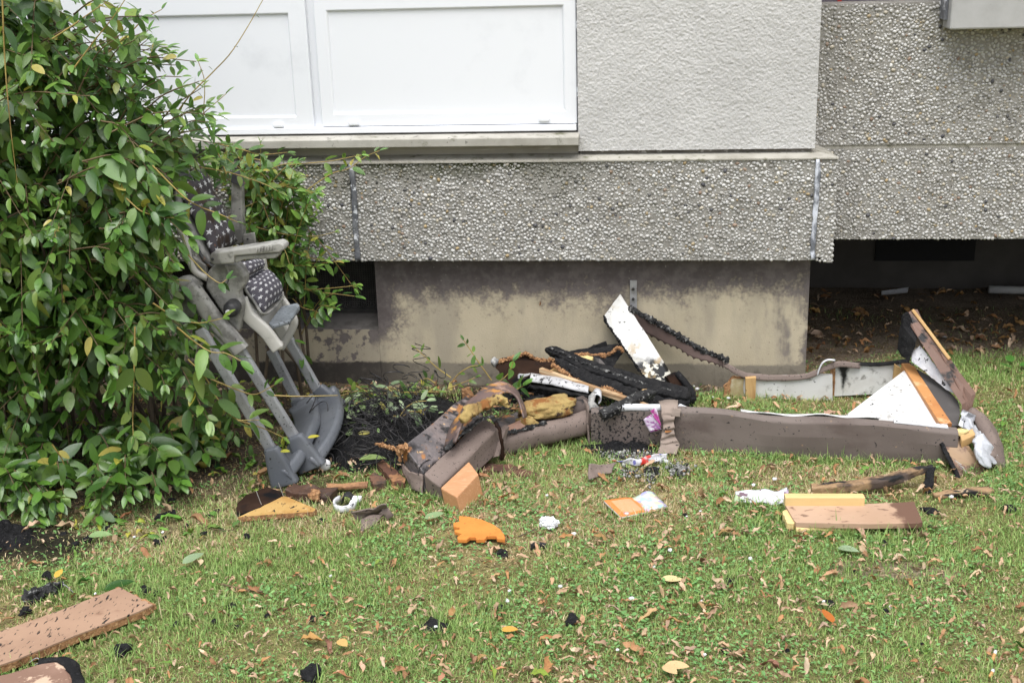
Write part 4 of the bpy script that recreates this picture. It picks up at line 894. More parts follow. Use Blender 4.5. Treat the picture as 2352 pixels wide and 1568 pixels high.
# wooden foot
ft = [at(r3(483, 1292), -.985), at(r3(603, 1362), -1.03), at(r3(762, 1188), -.93), at(r3(692, 1096), -.86)]
fb = [np.r_[ft[0][:2]+(.012, -.005), -.008], np.r_[ft[1][:2]+(.012, -.006), -.01], np.r_[ft[2][:2]+(.018, -.006), -.01], np.r_[ft[3][:2]+(.02, -.0), -.01]]
fo_ = part('wooden_foot', hexa(fb, ft), M('varnished_wood_block', (.50, .26, .13), (.43, .215, .10), 9, .35, .65, .35, [((.58, .34, .2), 30, .5, .8, (1, 6, 6)), ((.1, .04, .02), 50, .76, .79)]), AR, bevel=.003, label='square orange wooden foot')

# ================================================================== second burnt cushion
CU = thing('burnt_cushion', 'burnt taupe cushion with melted yellow foam between armrest and sofa rail', 'cushion', tuple(G(1240, 1010)))
p1_ = smoothpath(A(ident, [(1128, 1025), (1150, 1022), (1200, 1008), (1270, 990), (1330, 975), (1352, 968)], [-.61, -.60, -.56, -.51, -.46, -.44]), 30)
g = sweep(p1_, rrect(.07, .072, .028, 5), (0, 0, 1)); part('front_roll', (rough(g[0], .005, 16, 3), g[1]), m_upol, CU, True)
p2_ = smoothpath(A(ident, [(1160, 985), (1200, 978), (1260, 965), (1320, 945), (1350, 935)], [-.50, -.47, -.43, -.39, -.37]), 26)
g = sweep(p2_, rrect(.10, .075, .03, 5), (0, 0, 1)); part('rear_roll', (rough(g[0], .006, 16, 4), g[1]), M('dark_smoked_fabric', (.07, .052, .046), (.10, .078, .07), 9, .4, .7, .8, [(SOOT, 30, .6, .7)]), CU, True)
tq = quadgrid([at(z6(250, 1000), -.52), at(z6(340, 1180), -.60), at(z6(700, 1100), -.53), at(z6(640, 900), -.42)], 14, 14)
part('scorched_top', sheet(tq, .012, .006, 18, 6), m_upburn, CU, True, ex=False)
part('hide_patch', slab(A(z6, [(320, 1210), (360, 1120), (620, 1010), (700, 1060), (780, 1060), (760, 1110), (560, 1160), (300, 1250)], [-.62, -.60, -.545, -.53, -.52, -.545, -.58, -.625]), (0, .006, -.006), .002, .012, 4), M('raw_hide_backing', (.42, .26, .20), (.30, .16, .11), 9, .4, .65, .8), CU, ex=False)
V_, F_ = ICO3; d = 1+.20*fbm(V_[:, 0]*1.8, V_[:, 1]*1.8, V_[:, 2]*1.8, 9)+.10*fbm(V_[:, 0]*6, V_[:, 1]*6, V_[:, 2]*6, 10)+.05*fbm(V_[:, 0]*14, V_[:, 1]*14, V_[:, 2]*14, 12)
a_ = math.radians(25); c0 = at(z6(900, 880), -.46)
part('melted_foam', ((V_*d[:, None]*np.array([.105, .055, .035]))@rotz(a_).T+c0, F_), m_foamy, CU, True, ex=False)
part('foam_drip', lump(at(z6(650, 1070), -.54), (.035, .02, .025), .45, 1.8, 11), m_foamy, CU, True, ex=False)
part('burnt_fringe', crumbly(A(z6, [(290, 1230), (420, 1190), (600, 1150), (780, 1090), (900, 1060)], [-.63, -.605, -.58, -.55, -.53]), .018, .010, 3), m_charash, CU, ex=False)
part('end_fold', slab(A(z6, [(200, 1500), (260, 1300), (330, 1130), (380, 1160), (340, 1300), (300, 1480)], [-.70, -.67, -.63, -.64, -.67, -.70]), (.01, .03, 0), .002, .015, 2), m_upol, CU)

# ================================================================== torn cloth and leaflet hung over the rail
gx = [z7(1020, 260), z7(1040, 400), z7(1060, 560), z7(1020, 700), z7(1010, 800), z7(970, 900)]; gy = [z7(1260, 260), z7(1220, 420), z7(1210, 560), z7(1215, 680), z7(1280, 790), z7(1245, 930)]
yy = [-.528, -.548, -.553, -.558, -.565, -.59]
g = loftgrid([at(a, b) for a, b in zip(gx, yy)], [at(a, b) for a, b in zip(gy, yy)], 34, 12)
top0 = g[:1]+np.array([0, .05, .004]); g = np.concatenate([top0, g]); ii = np.arange(35)[:, None]; g[..., 1] += .006*np.sin(ii*1.15+np.linspace(0, 2, 12)[None])*(ii > 5)*(ii < 26)*.7-.006
solo('torn_cloth', sheet(g, .003, .005, 26, 3), M('pale_taupe_cloth', (.27, .215, .18), (.21, .165, .14), 8, .4, .7, .85, [(SOOT, 80, .70, .73)], bump=.3, bs=120), 'torn crumpled taupe cloth hanging over the front of the sofa rail', 'cloth', smooth=True)
solo('cloth_tab', sheet(quadgrid([at(z7(1190, 270), -.545), at(z7(1180, 390), -.552), at(z7(1290, 410), -.552), at(z7(1310, 300), -.545)], 8, 8), .003, .004, 30, 5), M('pale_taupe_cloth_tab', (.28, .225, .19), (.2, .16, .135), 12, .4, .7, .85, [(SOOT, 70, .66, .7)]), 'small cloth tab on the rail beside the torn cloth', 'cloth', smooth=True)
def leafprint(env, cur):
    c = env['mix'](env['ramp'](env['noise'](90, 3, (.3, 1, 1)), .52, .58), cur, (.34, .14, .36)); return env['mix'](env['ramp'](env['noise'](30, 2, None, 5), .6, .64), c, (.32, .03, .22))
m_leaflet = M('mauve_printed_leaflet', (.62, .52, .66), (.70, .66, .72), 16, .4, .6, .5, custom=leafprint)
LF = thing('printed_leaflet', 'folded mauve and magenta leaflet stuck to the sofa rail beside the cloth', 'leaflet', tuple(at(z7(870, 630), -.53)))
part('page', sheet(quadgrid([at(z7(778, 440), -.548), at(z7(870, 632), -.556), at(z7(1028, 575), -.566), at(z7(930, 340), -.556)], 8, 8), .002, .002, 30, 1), m_leaflet, LF, True)
part('cover', sheet(quadgrid([at(z7(865, 330), -.556), at(z7(935, 410), -.566), at(z7(1028, 540), -.574), at(z7(960, 280), -.562)], 8, 8), .002, .003, 30, 2), M('magenta_cover', (.34, .04, .22), (.6, .5, .62), 26, .45, .55, .4, [((.72, .70, .74), 20, .54, .6)]), LF, True)
solo('white_scrap', sheet(quadgrid([at(z7(1250, 270), -.49), at(z7(1300, 320), -.49), at(z7(1410, 300), -.485), at(z7(1310, 230), -.485)], 8, 8), .002, .006, 40, 6), m_plas, 'small curled white scrap on the rail right of the torn cloth', 'plastic scrap', smooth=True)

# ================================================================== pieces at the right end of the frame
bk = [at(z4(540, 1130), -.62), at(z4(655, 1075), -.60), at(z4(845, 1345), -.69), at(z4(690, 1445), -.735)]
BD = thing('broken_board', 'brown board with charred edge propped against the right end of the sofa frame', 'board', tuple(bk[3]))
part('board', slab(bk, (.012, .016, .002)), M('stained_brown_board', (.13, .072, .05), (.29, .19, .11), 9, .55, .60, .6, [(SOOT, 14, .66, .72)]), BD, bevel=.001)
g = sweep(np.linspace(bk[0]+(-.006, -.001, 0), bk[3]+(-.005, -.002, .002), 24), rrect(.014, .022, .004, 3, .005), (0, -1, 0)); part('charred_edge', (rough(g[0], .002, 90, 4), g[1]), m_char, BD)
for k in range(3): q = at(z4(640+k*22, 1262+k*28), -.69); part('staple', tube([q+(-.008, -.008, .006), q+(.012, -.012, -.006)], .0012, 4), m_zinc, BD, ex=False)
bl_ = [at(z4(*p), -.63) for p in ((615, 1030), (700, 990), (720, 1040), (640, 1070))]
solo('foam_scrap', lump(at(z4(665, 1035), -.60), (.025, .02, .012), .3, 1.6, 12), m_foamp, 'small yellow foam scrap on the right corner of the sofa frame', 'foam', smooth=True)
wb_ = [at(z4(*p), y) for p, y in (((668, 1065), -.62), ((682, 1115), -.63), ((790, 1060), -.60), ((765, 1012), -.58))]
solo('wood_cube', hexa([q+(0, 0, -.02) for q in wb_], [q+(0, .0, .004) for q in wb_]), m_pine, 'small pine block on top of the propped brown board', 'wood block', bevel=.002)
g = [at(z4(*p), y) for p, y in (((735, 1440), -.735), ((790, 1400), -.72), ((885, 1325), -.69), ((892, 1345), -.69), ((860, 1400), -.71), ((790, 1435), -.735))]
solo('foam_strip', slab(g, (0, .012, -.006), .002, .012, 3), m_foamp, 'thin yellow foam strip under the propped brown board', 'foam')
ar_ = smoothpath([at(z4(*p), y) for p, y in (((770, 900), -.40), ((850, 960), -.44), ((905, 1080), -.52), ((930, 1200), -.60), ((925, 1290), -.66))], 24)
g = sweep(ar_, rrect(.085, .045, .02, 5), (1, 0, .9)); solo('upholstery_end', (rough(g[0], .005, 14, 5), g[1]), m_upol, 'rounded taupe upholstery end behind the white plastic bag', 'upholstery', smooth=True)
bgp = smoothpath([at(z4(*p), y) for p, y in (((735, 890), -.47), ((740, 960), -.49), ((810, 1050), -.57), ((850, 1150), -.63), ((870, 1250), -.68), ((890, 1320), -.70))], 34)
g = sweep(bgp, rrect(.062, .03, .014, 5, .008), (1, -.6, .6), scale=list(np.interp(np.linspace(0, 1, 34), [0, .15, .4, .75, .93, 1], [.7, .6, .8, 1.35, .8, .25])))
solo('plastic_bag', (rough(rough(g[0], .014, 22, 6), .007, 60, 7), g[1]), m_bag, 'crumpled white plastic bag at the right end of the sofa frame', 'plastic bag', smooth=True)
wt_ = [at(z4(*p), y) for p, y in (((655, 980), -.52), ((690, 880), -.47), ((700, 985), -.53), ((690, 1000), -.53))]
solo('white_scrap', slab(wt_, (.002, .01, 0), .001, .01, 4), m_plas, 'torn white cloth tip between the side panel and pine block', 'cloth scrap')
# ================================================================== things lying on the lawn
def flatbox(f, pts, h, z=.006, **k):
    ring = AG(f, pts, z+h); return slab(ring, (0, 0, -h), **k)
# --- soot heaps, one mound of painted shade, and burnt spring core
def heap(name, cx, cy, rx, ry, h, label, s, n=46):
    u = np.linspace(-1.15, 1.15, n); U, Vv = np.meshgrid(u, u, indexing='ij'); r = np.sqrt(U**2+Vv**2)+.18*fbm(U*2, Vv*2, 0, s)
    z = h*np.clip(1-r, -.2, 1)**1.0*(1+.5*fbm(U*5, Vv*5, 0, s+1))+.012*fbm(U*14, Vv*14, 0, s+2)*np.clip(1.1-r, 0, 1)-.012*sstep(r, .85, 1.1)
    P = np.stack([cx+U*rx, cy+Vv*ry, z+.004], -1); idx = np.arange(n*n).reshape(n, n)
    F = np.stack([idx[:-1, :-1], idx[1:, :-1], idx[1:, 1:], idx[:-1, 1:]], -1).reshape(-1, 4)
    me = mkmesh(name, (P-(cx, cy, 0)).reshape(-1, 3), F, m_soot_shade, True); o = bpy.data.objects.new(name, me); COL.objects.link(o); o.location = (cx, cy, 0)
    EXCL.append(np.array([(cx+rx*.75*math.cos(a), cy+ry*.75*math.sin(a)) for a in np.linspace(0, 2*math.pi, 14, endpoint=False)]))
    return tag(o, label, 'soot', kind='stuff')
hc = G(880, 985)
heap('soot_shade_heap', hc[0], hc[1], .30, .36, .075, 'black soot and cinders between high chair and armrest', 91)
hc2 = G(20, 1238)
heap('soot_shade_heap', hc2[0]-.06, hc2[1]+.01, .13, .10, .045, 'black soot heap at the left edge under the bush', 92)
hc3 = G(1425, 1030)
heap('soot_shade_heap', hc3[0], hc3[1], .13, .035, .018, 'black burnt patch in front of the sofa rail', 93, 30)
hc4 = G(1275, 915)
heap('soot_shade_heap', hc4[0], hc4[1]+.02, .22, .10, .055, 'black cinders under the white trim and charred roll', 94, 36)
hc5 = G(1490, 935)
heap('soot_shade_heap', hc5[0], hc5[1]+.06, .16, .10, .04, 'black mound standing for the shadow beneath the right end of the charred roll', 95, 30)  # black mound added to paint in the shadow under the roll
rs = np.random.default_rng(31)
for k in range(16):
    q = G(rs.uniform(1150, 1400), rs.uniform(885, 940), .03+rs.uniform(0, .05)); a = rs.uniform(-.7, .5); L_ = rs.uniform(.03, .09); d_ = np.array([math.cos(a), .5*math.sin(a), rs.uniform(-.2, .35)])*L_
    solo('charred_splinter', crumbly(np.array([q-d_, q+d_*.2, q+d_]), rs.uniform(.008, .02), rs.uniform(.006, .012), k, .005, 7), m_char if k % 3 else m_chip, ['black charred splinter in the cinders under the roll', 'orange broken splinter in the cinders under the roll'][0 if k % 3 else 1], 'splinter', 'splinters in the cinders', ex=False)
def coil(r, n, turns, sq):
    t = np.linspace(0, turns*2*math.pi, n); rr = r*(1+.25*np.sin(t*.5))
    return np.stack([rr*np.cos(t), rr*np.sin(t)*sq, t/(2*math.pi)*.022], 1)
m_wire = M('burnt_spring_wire', (.035, .034, .036), (.09, .085, .085), 60, .45, .7, .45, metal=.6)
SPC = thing('spring_core', 'tangle of burnt black mattress springs between high chair and armrest', 'springs', tuple(G(860, 1010)))
cm = []
for k in range(5):
    r = np.random.default_rng(k); P = coil(.018+.007*k/2, 64, 3+k*.5, .8); P = P+.006*np.stack([np.sin(np.arange(64)*.2+k), np.cos(np.arange(64)*.17), np.sin(np.arange(64)*.13+2)], 1)
    V, F = tube(P, .0009, 4, False); cm.append(mkmesh('spring_coil', V, F, m_wire, True))
r = np.random.default_rng(5); b0 = worldloc(SPC); nco = 0
while nco < 52:
    px, py = (r.uniform(785, 945), r.uniform(985, 1090)) if nco < 38 else (r.uniform(830, 980), r.uniform(930, 1010))
    q = G(px, py)
    if q[1] > -.12 or (px > 905 and py > 1040): continue
    o = bpy.data.objects.new('spring_coil', cm[nco % 5]); COL.objects.link(o); o.parent = SPC
    d = math.hypot((q[0]-hc[0])/.30, (q[1]-hc[1])/.36)
    o.location = tuple(q+(0, 0, .012+.055*max(0, 1-d)+r.uniform(0, .025))-b0); o.rotation_euler = (r.uniform(-1.2, 1.2)+(.9 if nco % 2 else 0), r.uniform(-.6, .6), r.uniform(0, 6)); s = r.uniform(.8, 1.5); o.scale = (s, s, s*r.uniform(.6, 1.8)); nco += 1
for k in range(26):
    q = G(r.uniform(800, 960), r.uniform(930, 1085)); a = r.uniform(-.5, .9); L = r.uniform(.06, .16)
    P = smoothpath([q+(0, 0, .03), q+(L*.4*math.cos(a), L*.4*math.sin(a), .06+r.uniform(0, .03)), q+(L*math.cos(a+.4), L*math.sin(a+.4), .035)], 14); part('loose_wire', tube(P, .001, 4, False), m_wire, SPC, True, ex=False)
# --- burnt boards by the chair feet
def plank(name, f, top, h, mat, label, cat='board', edge=None, rag=0, seg=0, s=0, z=.004, smooth=False):
    g = flatbox(f, top, h, z, rag=rag, seg=seg, s=s)
    if edge is None: return solo(name, g, mat, label, cat)
    T = thing(name, label, cat, tuple(np.r_[g[0][:, :2].mean(0), 0])); n = len(g[0])//2
    part('face', (g[0], g[1][:2]), mat, T); part('cut_edge', (g[0].copy(), g[1][2:]), edge, T, ex=False); return T
plank('charred_plank', z9, [(275, 560), (290, 480), (400, 380), (640, 280), (830, 350), (800, 400), (560, 520), (320, 600)], .022, m_darkbr, 'dark charred plank beside the foot of the high chair', s=1, rag=.002, seg=.015, edge=m_char)
plank('osb_triangle', z9, [(300, 640), (830, 392), (880, 400), (1225, 545), (1180, 575), (640, 610)], .016, M('yellow_chipboard_face', (.46, .29, .10), (.38, .21, .06), 14, .4, .65, .6, [(SOOT, 46, .685, .70, (2, 1, 1)), ((.55, .4, .2), 40, .66, .76)]), 'yellow triangular chipboard offcut speckled with soot below the high chair', s=2, edge=m_chip, z=.008)
solo('broken_plank', (lambda g: (rough(g[0], .005, 28, 4), g[1]))(bar(AG(z9, [(905, 330)], .02)[0], AG(z9, [(1420, 400)], .018)[0], .062, .030, .003, n=22, sub=.01)), M('red_brown_burnt_wood', (.075, .038, .024), (.035, .02, .015), 12, .4, .65, .6, [((.34, .17, .07), 22, .68, .74)]), 'red-brown broken plank behind the chipboard triangle', 'plank')
solo('torn_fibre_knot', lump(AG(z9, [(1195, 385)], .035)[0], (.017, .015, .016), .5, 2, 3), m_chip, 'orange torn fibre knot on the red-brown broken plank', 'wood fibre', smooth=True)
solo('wood_splinter', (lambda g: (rough(g[0], .003, 40, 4), g[1]))(bar(AG(z9, [(1345, 285)], .02)[0], AG(z9, [(1825, 262)], .02)[0], .03, .010, .002, n=40, sub=.005)), M('weathered_orange_wood', (.34, .18, .085), (.20, .10, .05), 30, .4, .62, .85), 'flat orange wood splinter lying above the white plastic ring', 'splinter')
solo('chipboard_shard', slab(AG(z8, [(1195, 920), (1260, 880), (1400, 1000), (1500, 1090), (1480, 1130), (1360, 1110)], .03), (0, 0, -.02), .003, .012, 3), M('red_brown_shard', (.10, .045, .028), (.30, .15, .07), 20, .52, .6, .7), 'red-brown chipboard shard tucked under the left end of the armrest', 'chipboard')
solo('chipboard_shard', slab(AG(z8, [(1110, 1060), (1160, 1010), (1300, 1080), (1290, 1130), (1160, 1140)], .022), (0, 0, -.02), .004, .01, 4), M('dusty_chip_heap', (.15, .075, .045), (.06, .04, .03), 26, .45, .6, .9), 'crumbled brown chipboard lump left of the red-brown shard', 'chipboard')
solo('chipboard_shard', slab(AG(z8, [(1340, 1140), (1400, 1150), (1425, 1195), (1350, 1165)], .015), (0, 0, -.012), .003, .01, 5), m_chip, 'little orange chip below the red-brown shard', 'chipboard')
solo('bark_mulch_strip', slab(AG(r3, [(760, 1110), (1000, 1120), (1210, 1190), (1150, 1215), (960, 1170), (760, 1160)], .014), (0, 0, -.014), .006, .012, 8), M('dark_red_mulch', (.06, .028, .018), (.12, .055, .035), 40, .45, .6, .95), 'dark red-brown rotten strip on the grass right of the wooden foot', 'rotten wood')
# nails
for p, q in (((535, 415), (575, 490)), ((822, 345), (835, 395))):
    a, b = AG(z9, [q], .03)[0], AG(z9, [q], .03)[0]+(-.012, 0, .045); solo('nail', tube([a, b], .0012, 5), m_zinc, 'thin nail sticking out of the %s' % ('dark charred plank' if p[0] < 600 else 'tip of the chipboard triangle'), 'nail', ex=False)
# --- white and black plastic ring part
RG = thing('plastic_castor', 'white plastic castor housing with black wheel in the grass below the splinter', 'castor', tuple(AG(z9, [(1560, 560)])[0]))
c0 = AG(z9, [(1560, 500)], .012)[0]; a_ = np.linspace(math.pi*.75, math.pi*1.95, 20)
gr = np.array([[c0+np.array([.036*math.cos(a), .045*math.sin(a)+.004, z_]) for z_ in (-.012, .004, .016)] for a in a_]); part('housing', sheet(gr, .005), m_plas, RG, True)
part('wheel', (lambda g: (g[0]@rotz(0).T, g[1]))(sweep(c0+np.stack([.004+.016*np.cos(np.linspace(-.2, 3.4, 16)), .02+0*np.linspace(0, 1, 16), .006+.022*np.sin(np.linspace(-.2, 3.4, 16))], 1), rrect(.004, .03, .0015), (0, 1, 0))), m_rub, RG, True)
part('wing', slab([c0+np.array(q) for q in ((.018, .03, .02), (.046, .035, .018), (.044, .02, .016), (.026, -.02, .012), (.014, -.022, .012))], (0, 0, -.012)), m_plas, RG, bevel=.003)
# --- crumpled taupe cloth
g = quadgrid([*AG(z9, [(1640, 565), (1700, 675), (2080, 620), (2050, 505)], [.045, .012, .014, .07])], 16, 20)
CT = thing('taupe_cloth', 'crumpled taupe cloth folded over on the grass below the castor', 'cloth', tuple(AG(z9, [(1850, 650)])[0]))
part('fold', sheet(g, .004, .008, 20, 3), m_upol, CT, True)
part('corner', sheet(quadgrid([*AG(z9, [(1740, 650), (1760, 810), (1900, 745), (2010, 600)], [.025, .008, .010, .034])], 12, 10), .004, .006, 26, 4), m_upol, CT, True)
part('curl', (lambda g: (rough(g[0], .004, 50, 2), g[1]))(tube(AG(z9, [(1985, 545), (2050, 580), (2090, 640)], [.045, .035, .02]), .014, 10)), m_upol, CT, True)
# --- orange foam play-mat corner
ou = [(997, 252), (1060, 258), (1140, 275), (1210, 305), (1255, 335), (1283, 372), (1286, 400), (1235, 395), (1230, 378), (1175, 378), (1160, 400), (1105, 400), (1100, 385), (1065, 385), (1045, 402), (990, 400), (985, 385), (1015, 365), (970, 350), (966, 342), (1000, 338), (1000, 325), (962, 318), (962, 295), (998, 290)]
solo('foam_mat_corner', flatbox(rb, ou, .012, .012), M('orange_foam', (.60, .22, .04), (.53, .18, .03), 12, .4, .7, .85, [((.30, .05, .02), 150, .70, .74), ((.35, .12, .04), 60, .72, .77)], bump=.25, bs=260), 'orange foam play mat corner with puzzle edge on the lawn', 'foam mat', bevel=.002)
# --- paper ball, magazine, wrapper
q = AG(rb, [(1562, 298)], .018)[0]; V_, F_ = ICO3; d = 1+.5*np.abs(fbm(V_[:, 0]*2.2, V_[:, 1]*2.2, V_[:, 2]*2.2, 7))-.2
solo('crumpled_paper', (V_*d[:, None]*(.026, .022, .018)+q, F_), M('white_tissue', (.72, .73, .76), (.55, .56, .6), 20, .4, .7, .9), 'crumpled white paper ball on the lawn right of the orange mat', 'paper', smooth=False)
def magprint(env, cur):
    n, L = env['n'], env['L']; uv = n.new('ShaderNodeUVMap'); uv.uv_map = 'UVMap'; sp_ = n.new('ShaderNodeSeparateXYZ'); L.new(uv.outputs[0], sp_.inputs[0]); _, _, _, op = posmath(env)
    u, v = sp_.outputs[0], sp_.outputs[1]; mix, ramp, nz = env['mix'], env['ramp'], env['noise']
    ln = ramp(op('SINE', op('MULTIPLY', v, 110.0)), -.1, .3); box_ = op('MULTIPLY', op('MULTIPLY', ramp(u, .10, .12), ramp(op('MULTIPLY', u, -1), -.52, -.5)), op('MULTIPLY', ramp(v, .12, .14), ramp(op('MULTIPLY', v, -1), -.9, -.88)))
    c = mix(op('MULTIPLY', op('MULTIPLY', ln, box_), .75), (.60, .20, .05), (.62, .50, .36))
    pic = ramp(op('ADD', u, op('MULTIPLY', op('SUBTRACT', nz(14, 3), .5), .3)), .54, .60)
    vo = n.new('ShaderNodeTexVoronoi'); vo.inputs['Scale'].default_value = 60; L.new(env['tc'].outputs['Object'], vo.inputs['Vector'])
    pc_ = mix(.68, vo.outputs['Color'], (.46, .46, .46)); pc_ = mix(ramp(nz(50, 2, None, 4), .66, .7), pc_, (.80, .30, .04))
    c = mix(pic, c, pc_)
    d = op('ADD', op('POWER', op('SUBTRACT', u, .16), 2.0), op('POWER', op('MULTIPLY', op('SUBTRACT', v, .12), .7), 2.0)); c = mix(ramp(op('MULTIPLY', d, -1), -.0042, -.0036), c, (.70, .16, .16)); c = mix(ramp(op('MULTIPLY', d, -1), -.0016, -.0012), c, (.75, .7, .66))
    return mix(ramp(nz(120, 3, None, 7), .72, .75), c, SOOT)
mc = AG(rb, [(1905, 160), (2015, 265), (2305, 200), (2215, 115)], [.03, .014, .012, .022]); n_, k_ = 14, 18
g = quadgrid([mc[1], mc[0], mc[3], mc[2]], n_, k_); vv = np.linspace(0, 1, k_)[None]; g[..., 2] += .010*np.sin(vv*9.0)*np.linspace(.3, 1, n_)[:, None]*sstep(vv, .35, .8)
MG = thing('magazine', 'damp orange printed booklet curling on the lawn', 'booklet', tuple(np.r_[mc.mean(0)[:2], 0]))
o = part('cover', sheet(g[:, ::-1]+np.array([0, 0, .002]), .001), M('orange_booklet_cover', rough=.4, custom=magprint), MG, True); uvgrid(o, n_, k_, 1, 1)
uv = o.data.uv_layers['UVMap'].data
for d in uv: d.uv = (1-d.uv[0], d.uv[1])
part('pages', sheet(g[:, ::-1]+np.array([0, 0, .0005]), .007), M('damp_paper_pages', (.62, .58, .50), (.45, .42, .36), 30, .4, .7, .9), MG, True)
wp = AG(rc, [(540, 100), (528, 165), (840, 180), (860, 85)], [.028, .01, .012, .03]); g = quadgrid([wp[1], wp[0], wp[3], wp[2]], 10, 22); vv = np.linspace(0, 1, 22)[None]; g[..., 2] += .006*np.sin(vv*14)*sstep(vv, .1, .9)
WR = thing('sachet_wrapper', 'white paper sachet with purple end touching the pine batten', 'wrapper', tuple(np.r_[wp.mean(0)[:2], 0]))
def wrprint(env, cur):
    c = env['mix'](env['ramp'](env['noise'](34, 3, (.6, 1, 1), 3), .57, .60), cur, (.14, .08, .11)); return env['mix'](env['ramp'](env['noise'](18, 2, None, 9), .57, .61), c, (.34, .44, .26))
part('sachet', sheet(g[:, ::-1], .004, .002, 30, 2), M('white_printed_sachet', (.60, .60, .64), (.50, .48, .56), 12, .4, .7, .45, custom=wrprint), WR, True)
e = AG(rc, [(842, 105), (838, 182), (862, 180), (876, 80)], [.03, .014, .016, .036]); part('purple_end', sheet(quadgrid(e, 6, 6), .003, .003, 50, 3), M('purple_print', (.12, .03, .10), (.4, .3, .42), 40, .5, .6, .4), WR, True)
# --- red and white wrapper, cloth and ash in front of the rail
def redprint(env, cur):
    c = env['mix'](env['ramp'](env['noise'](20, 2, None, 2), .5, .54), cur, (.55, .04, .03)); c = env['mix'](env['ramp'](env['noise'](26, 2, None, 6), .56, .6), c, (.16, .16, .42)); return env['mix'](env['ramp'](env['noise'](80, 5, None, 4), .58, .64), c, (.22, .21, .2))
rp_ = AG(z7, [(330, 1030), (520, 1060), (680, 1085), (900, 1050), (1100, 990)], [.012, .012, .012, .012, .02]); rt_ = AG(z7, [(320, 1018), (520, 1000), (680, 985), (880, 950), (1105, 915)], [.02, .03, .035, .035, .04])
solo('red_wrapper', sheet(loftgrid(rp_, rt_, 30, 8), .002, .004, 36, 5), M('red_white_wrapper', (.60, .60, .64), rough=.4, custom=redprint), 'long red and white sooty wrapper in front of the sofa rail', 'wrapper', smooth=True)
solo('silver_wrapper', sheet(quadgrid(AG(z7, [(1040, 1030), (1020, 1070), (1170, 1040), (1090, 975)], [.02, .008, .008, .03]), 10, 10), .002, .006, 40, 3), m_plas, 'small silvery wrapper tip beside the red wrapper', 'wrapper', smooth=True)
g = quadgrid(AG(z7, [(20, 1280), (40, 1090), (430, 1060), (330, 1180)], [.012, .045, .02, .012]), 14, 14)
solo('cloth_patch', sheet(g, .004, .010, 18, 4), m_upol, 'crumpled taupe cloth patch below the left end of the sofa rail', 'cloth', smooth=True)
r = np.random.default_rng(12); A_p = []; A_s = []
for cx, cy, sx, sy, n in ((700, 960, 330, 70, 520), (420, 930, 260, 60, 220), (1280, 1130, 210, 100, 260), (560, 1190, 280, 90, 140), (880, 1230, 110, 150, 110)):
    for k in range(n):
        A_p.append(AG(z7, [(r.normal(cx, sx*.5), r.normal(cy, sy*.5))], .004+abs(r.normal(0, .006)))[0]); A_s.append(min(.0065, r.gamma(3, .0009)))
n = len(A_p); A_p = np.array(A_p); A_s = np.array(A_s)
from math import pi
def rrot(n, r):
    q = nrm(r.normal(size=(n, 4))); a, b, c, d = q.T
    return np.stack([np.stack([1-2*(c*c+d*d), 2*(b*c-a*d), 2*(b*d+a*c)], -1), np.stack([2*(b*c+a*d), 1-2*(b*b+d*d), 2*(c*d-a*b)], -1), np.stack([2*(b*d-a*c), 2*(c*d+a*b), 1-2*(b*b+c*c)], -1)], 1)
iv, if_ = ico(1); iv = iv*(1+.35*r.normal(size=(len(iv), 1)))
V, F = tile(iv, if_, rrot(n, r), A_s[:, None]*r.uniform(.6, 1.3, (n, 3)), A_p)
ac = np.where(r.uniform(size=(n, 1)) < .42, np.array([[.03, .03, .03]]), np.array([[.26, .26, .245]])*r.uniform(.5, 1.4, (n, 1)))
m_ashc = M('ash_crumbs', attr=True, rough=.95, bump=.4, bs=300)
o = bpy.data.objects.new('ash_crumbs', mkmesh('ash_crumbs', V, F, m_ashc, False, np.repeat(np.clip(ac, 0, 1), len(iv), 0))); COL.objects.link(o); tag(o, 'grey ash and cinder crumbs scattered in front of the sofa rail', 'ash', kind='stuff')
# --- broken panel with battens, right foreground
BP = thing('hardboard_offcut', 'tan panel with pale pine batten on yellow foam, right on the lawn', 'panel', tuple(np.r_[AG(rc, [(1280, 240)])[0][:2], 0]))
tp_ = AG(rc, [(905, 282), (850, 185), (1340, 180), (1660, 165), (1715, 292), (1690, 300), (1380, 305), (920, 296)], .036)
def tanstain(env, cur):
    x, y, z, op = posmath(env); f = env['ramp'](op('ADD', x, op('MULTIPLY', env['noise'](20, 5, None, 2), .10)), float(AG(rc, [(1530, 230)], .036)[0][0])+.045, float(AG(rc, [(1560, 230)], .036)[0][0])+.055); return env['mix'](f, cur, (.14, .075, .05))
part('panel', slab(tp_, (0, 0, -.016)), M('tan_panel_face', (.46, .31, .215), (.39, .255, .17), 5, .35, .7, .65, [((.2, .12, .08), 30, .64, .70, (1, 2, 1))], custom=tanstain), BP, bevel=.001)
part('panel_edge', slab(AG(rc, [(908, 300), (905, 286), (1380, 296), (1712, 290), (1715, 296), (1380, 306)], .03), (0, .004, -.012)), m_chip, BP, ex=False)
b0_, b1_ = AG(rc, [(845, 150), (1342, 150)], .048); part('batten', bar(b0_+(0, -.004, 0), b1_+(0, -.004, 0), .03, .028, .002), M('pale_new_pine', (.66, .48, .22), (.58, .40, .17), 6, .35, .65, .65, [((.35, .2, .08), 40, .74, .78)], stretch=(.3, 1, 1)), BP)
g = bar(AG(rc, [(915, 335)], .012)[0], AG(rc, [(1335, 325)], .012)[0], .03, .02, .007, n=20, sub=.01); part('foam_strip', (rough(g[0], .004, 26, 3), g[1]), m_foamp, BP, True)
g = slab(AG(rc, [(832, 228), (862, 215), (915, 290), (900, 304), (860, 300)], .03), (0, 0, -.018), .003, .01, 2); part('foam_strip', g, m_foamp, BP)
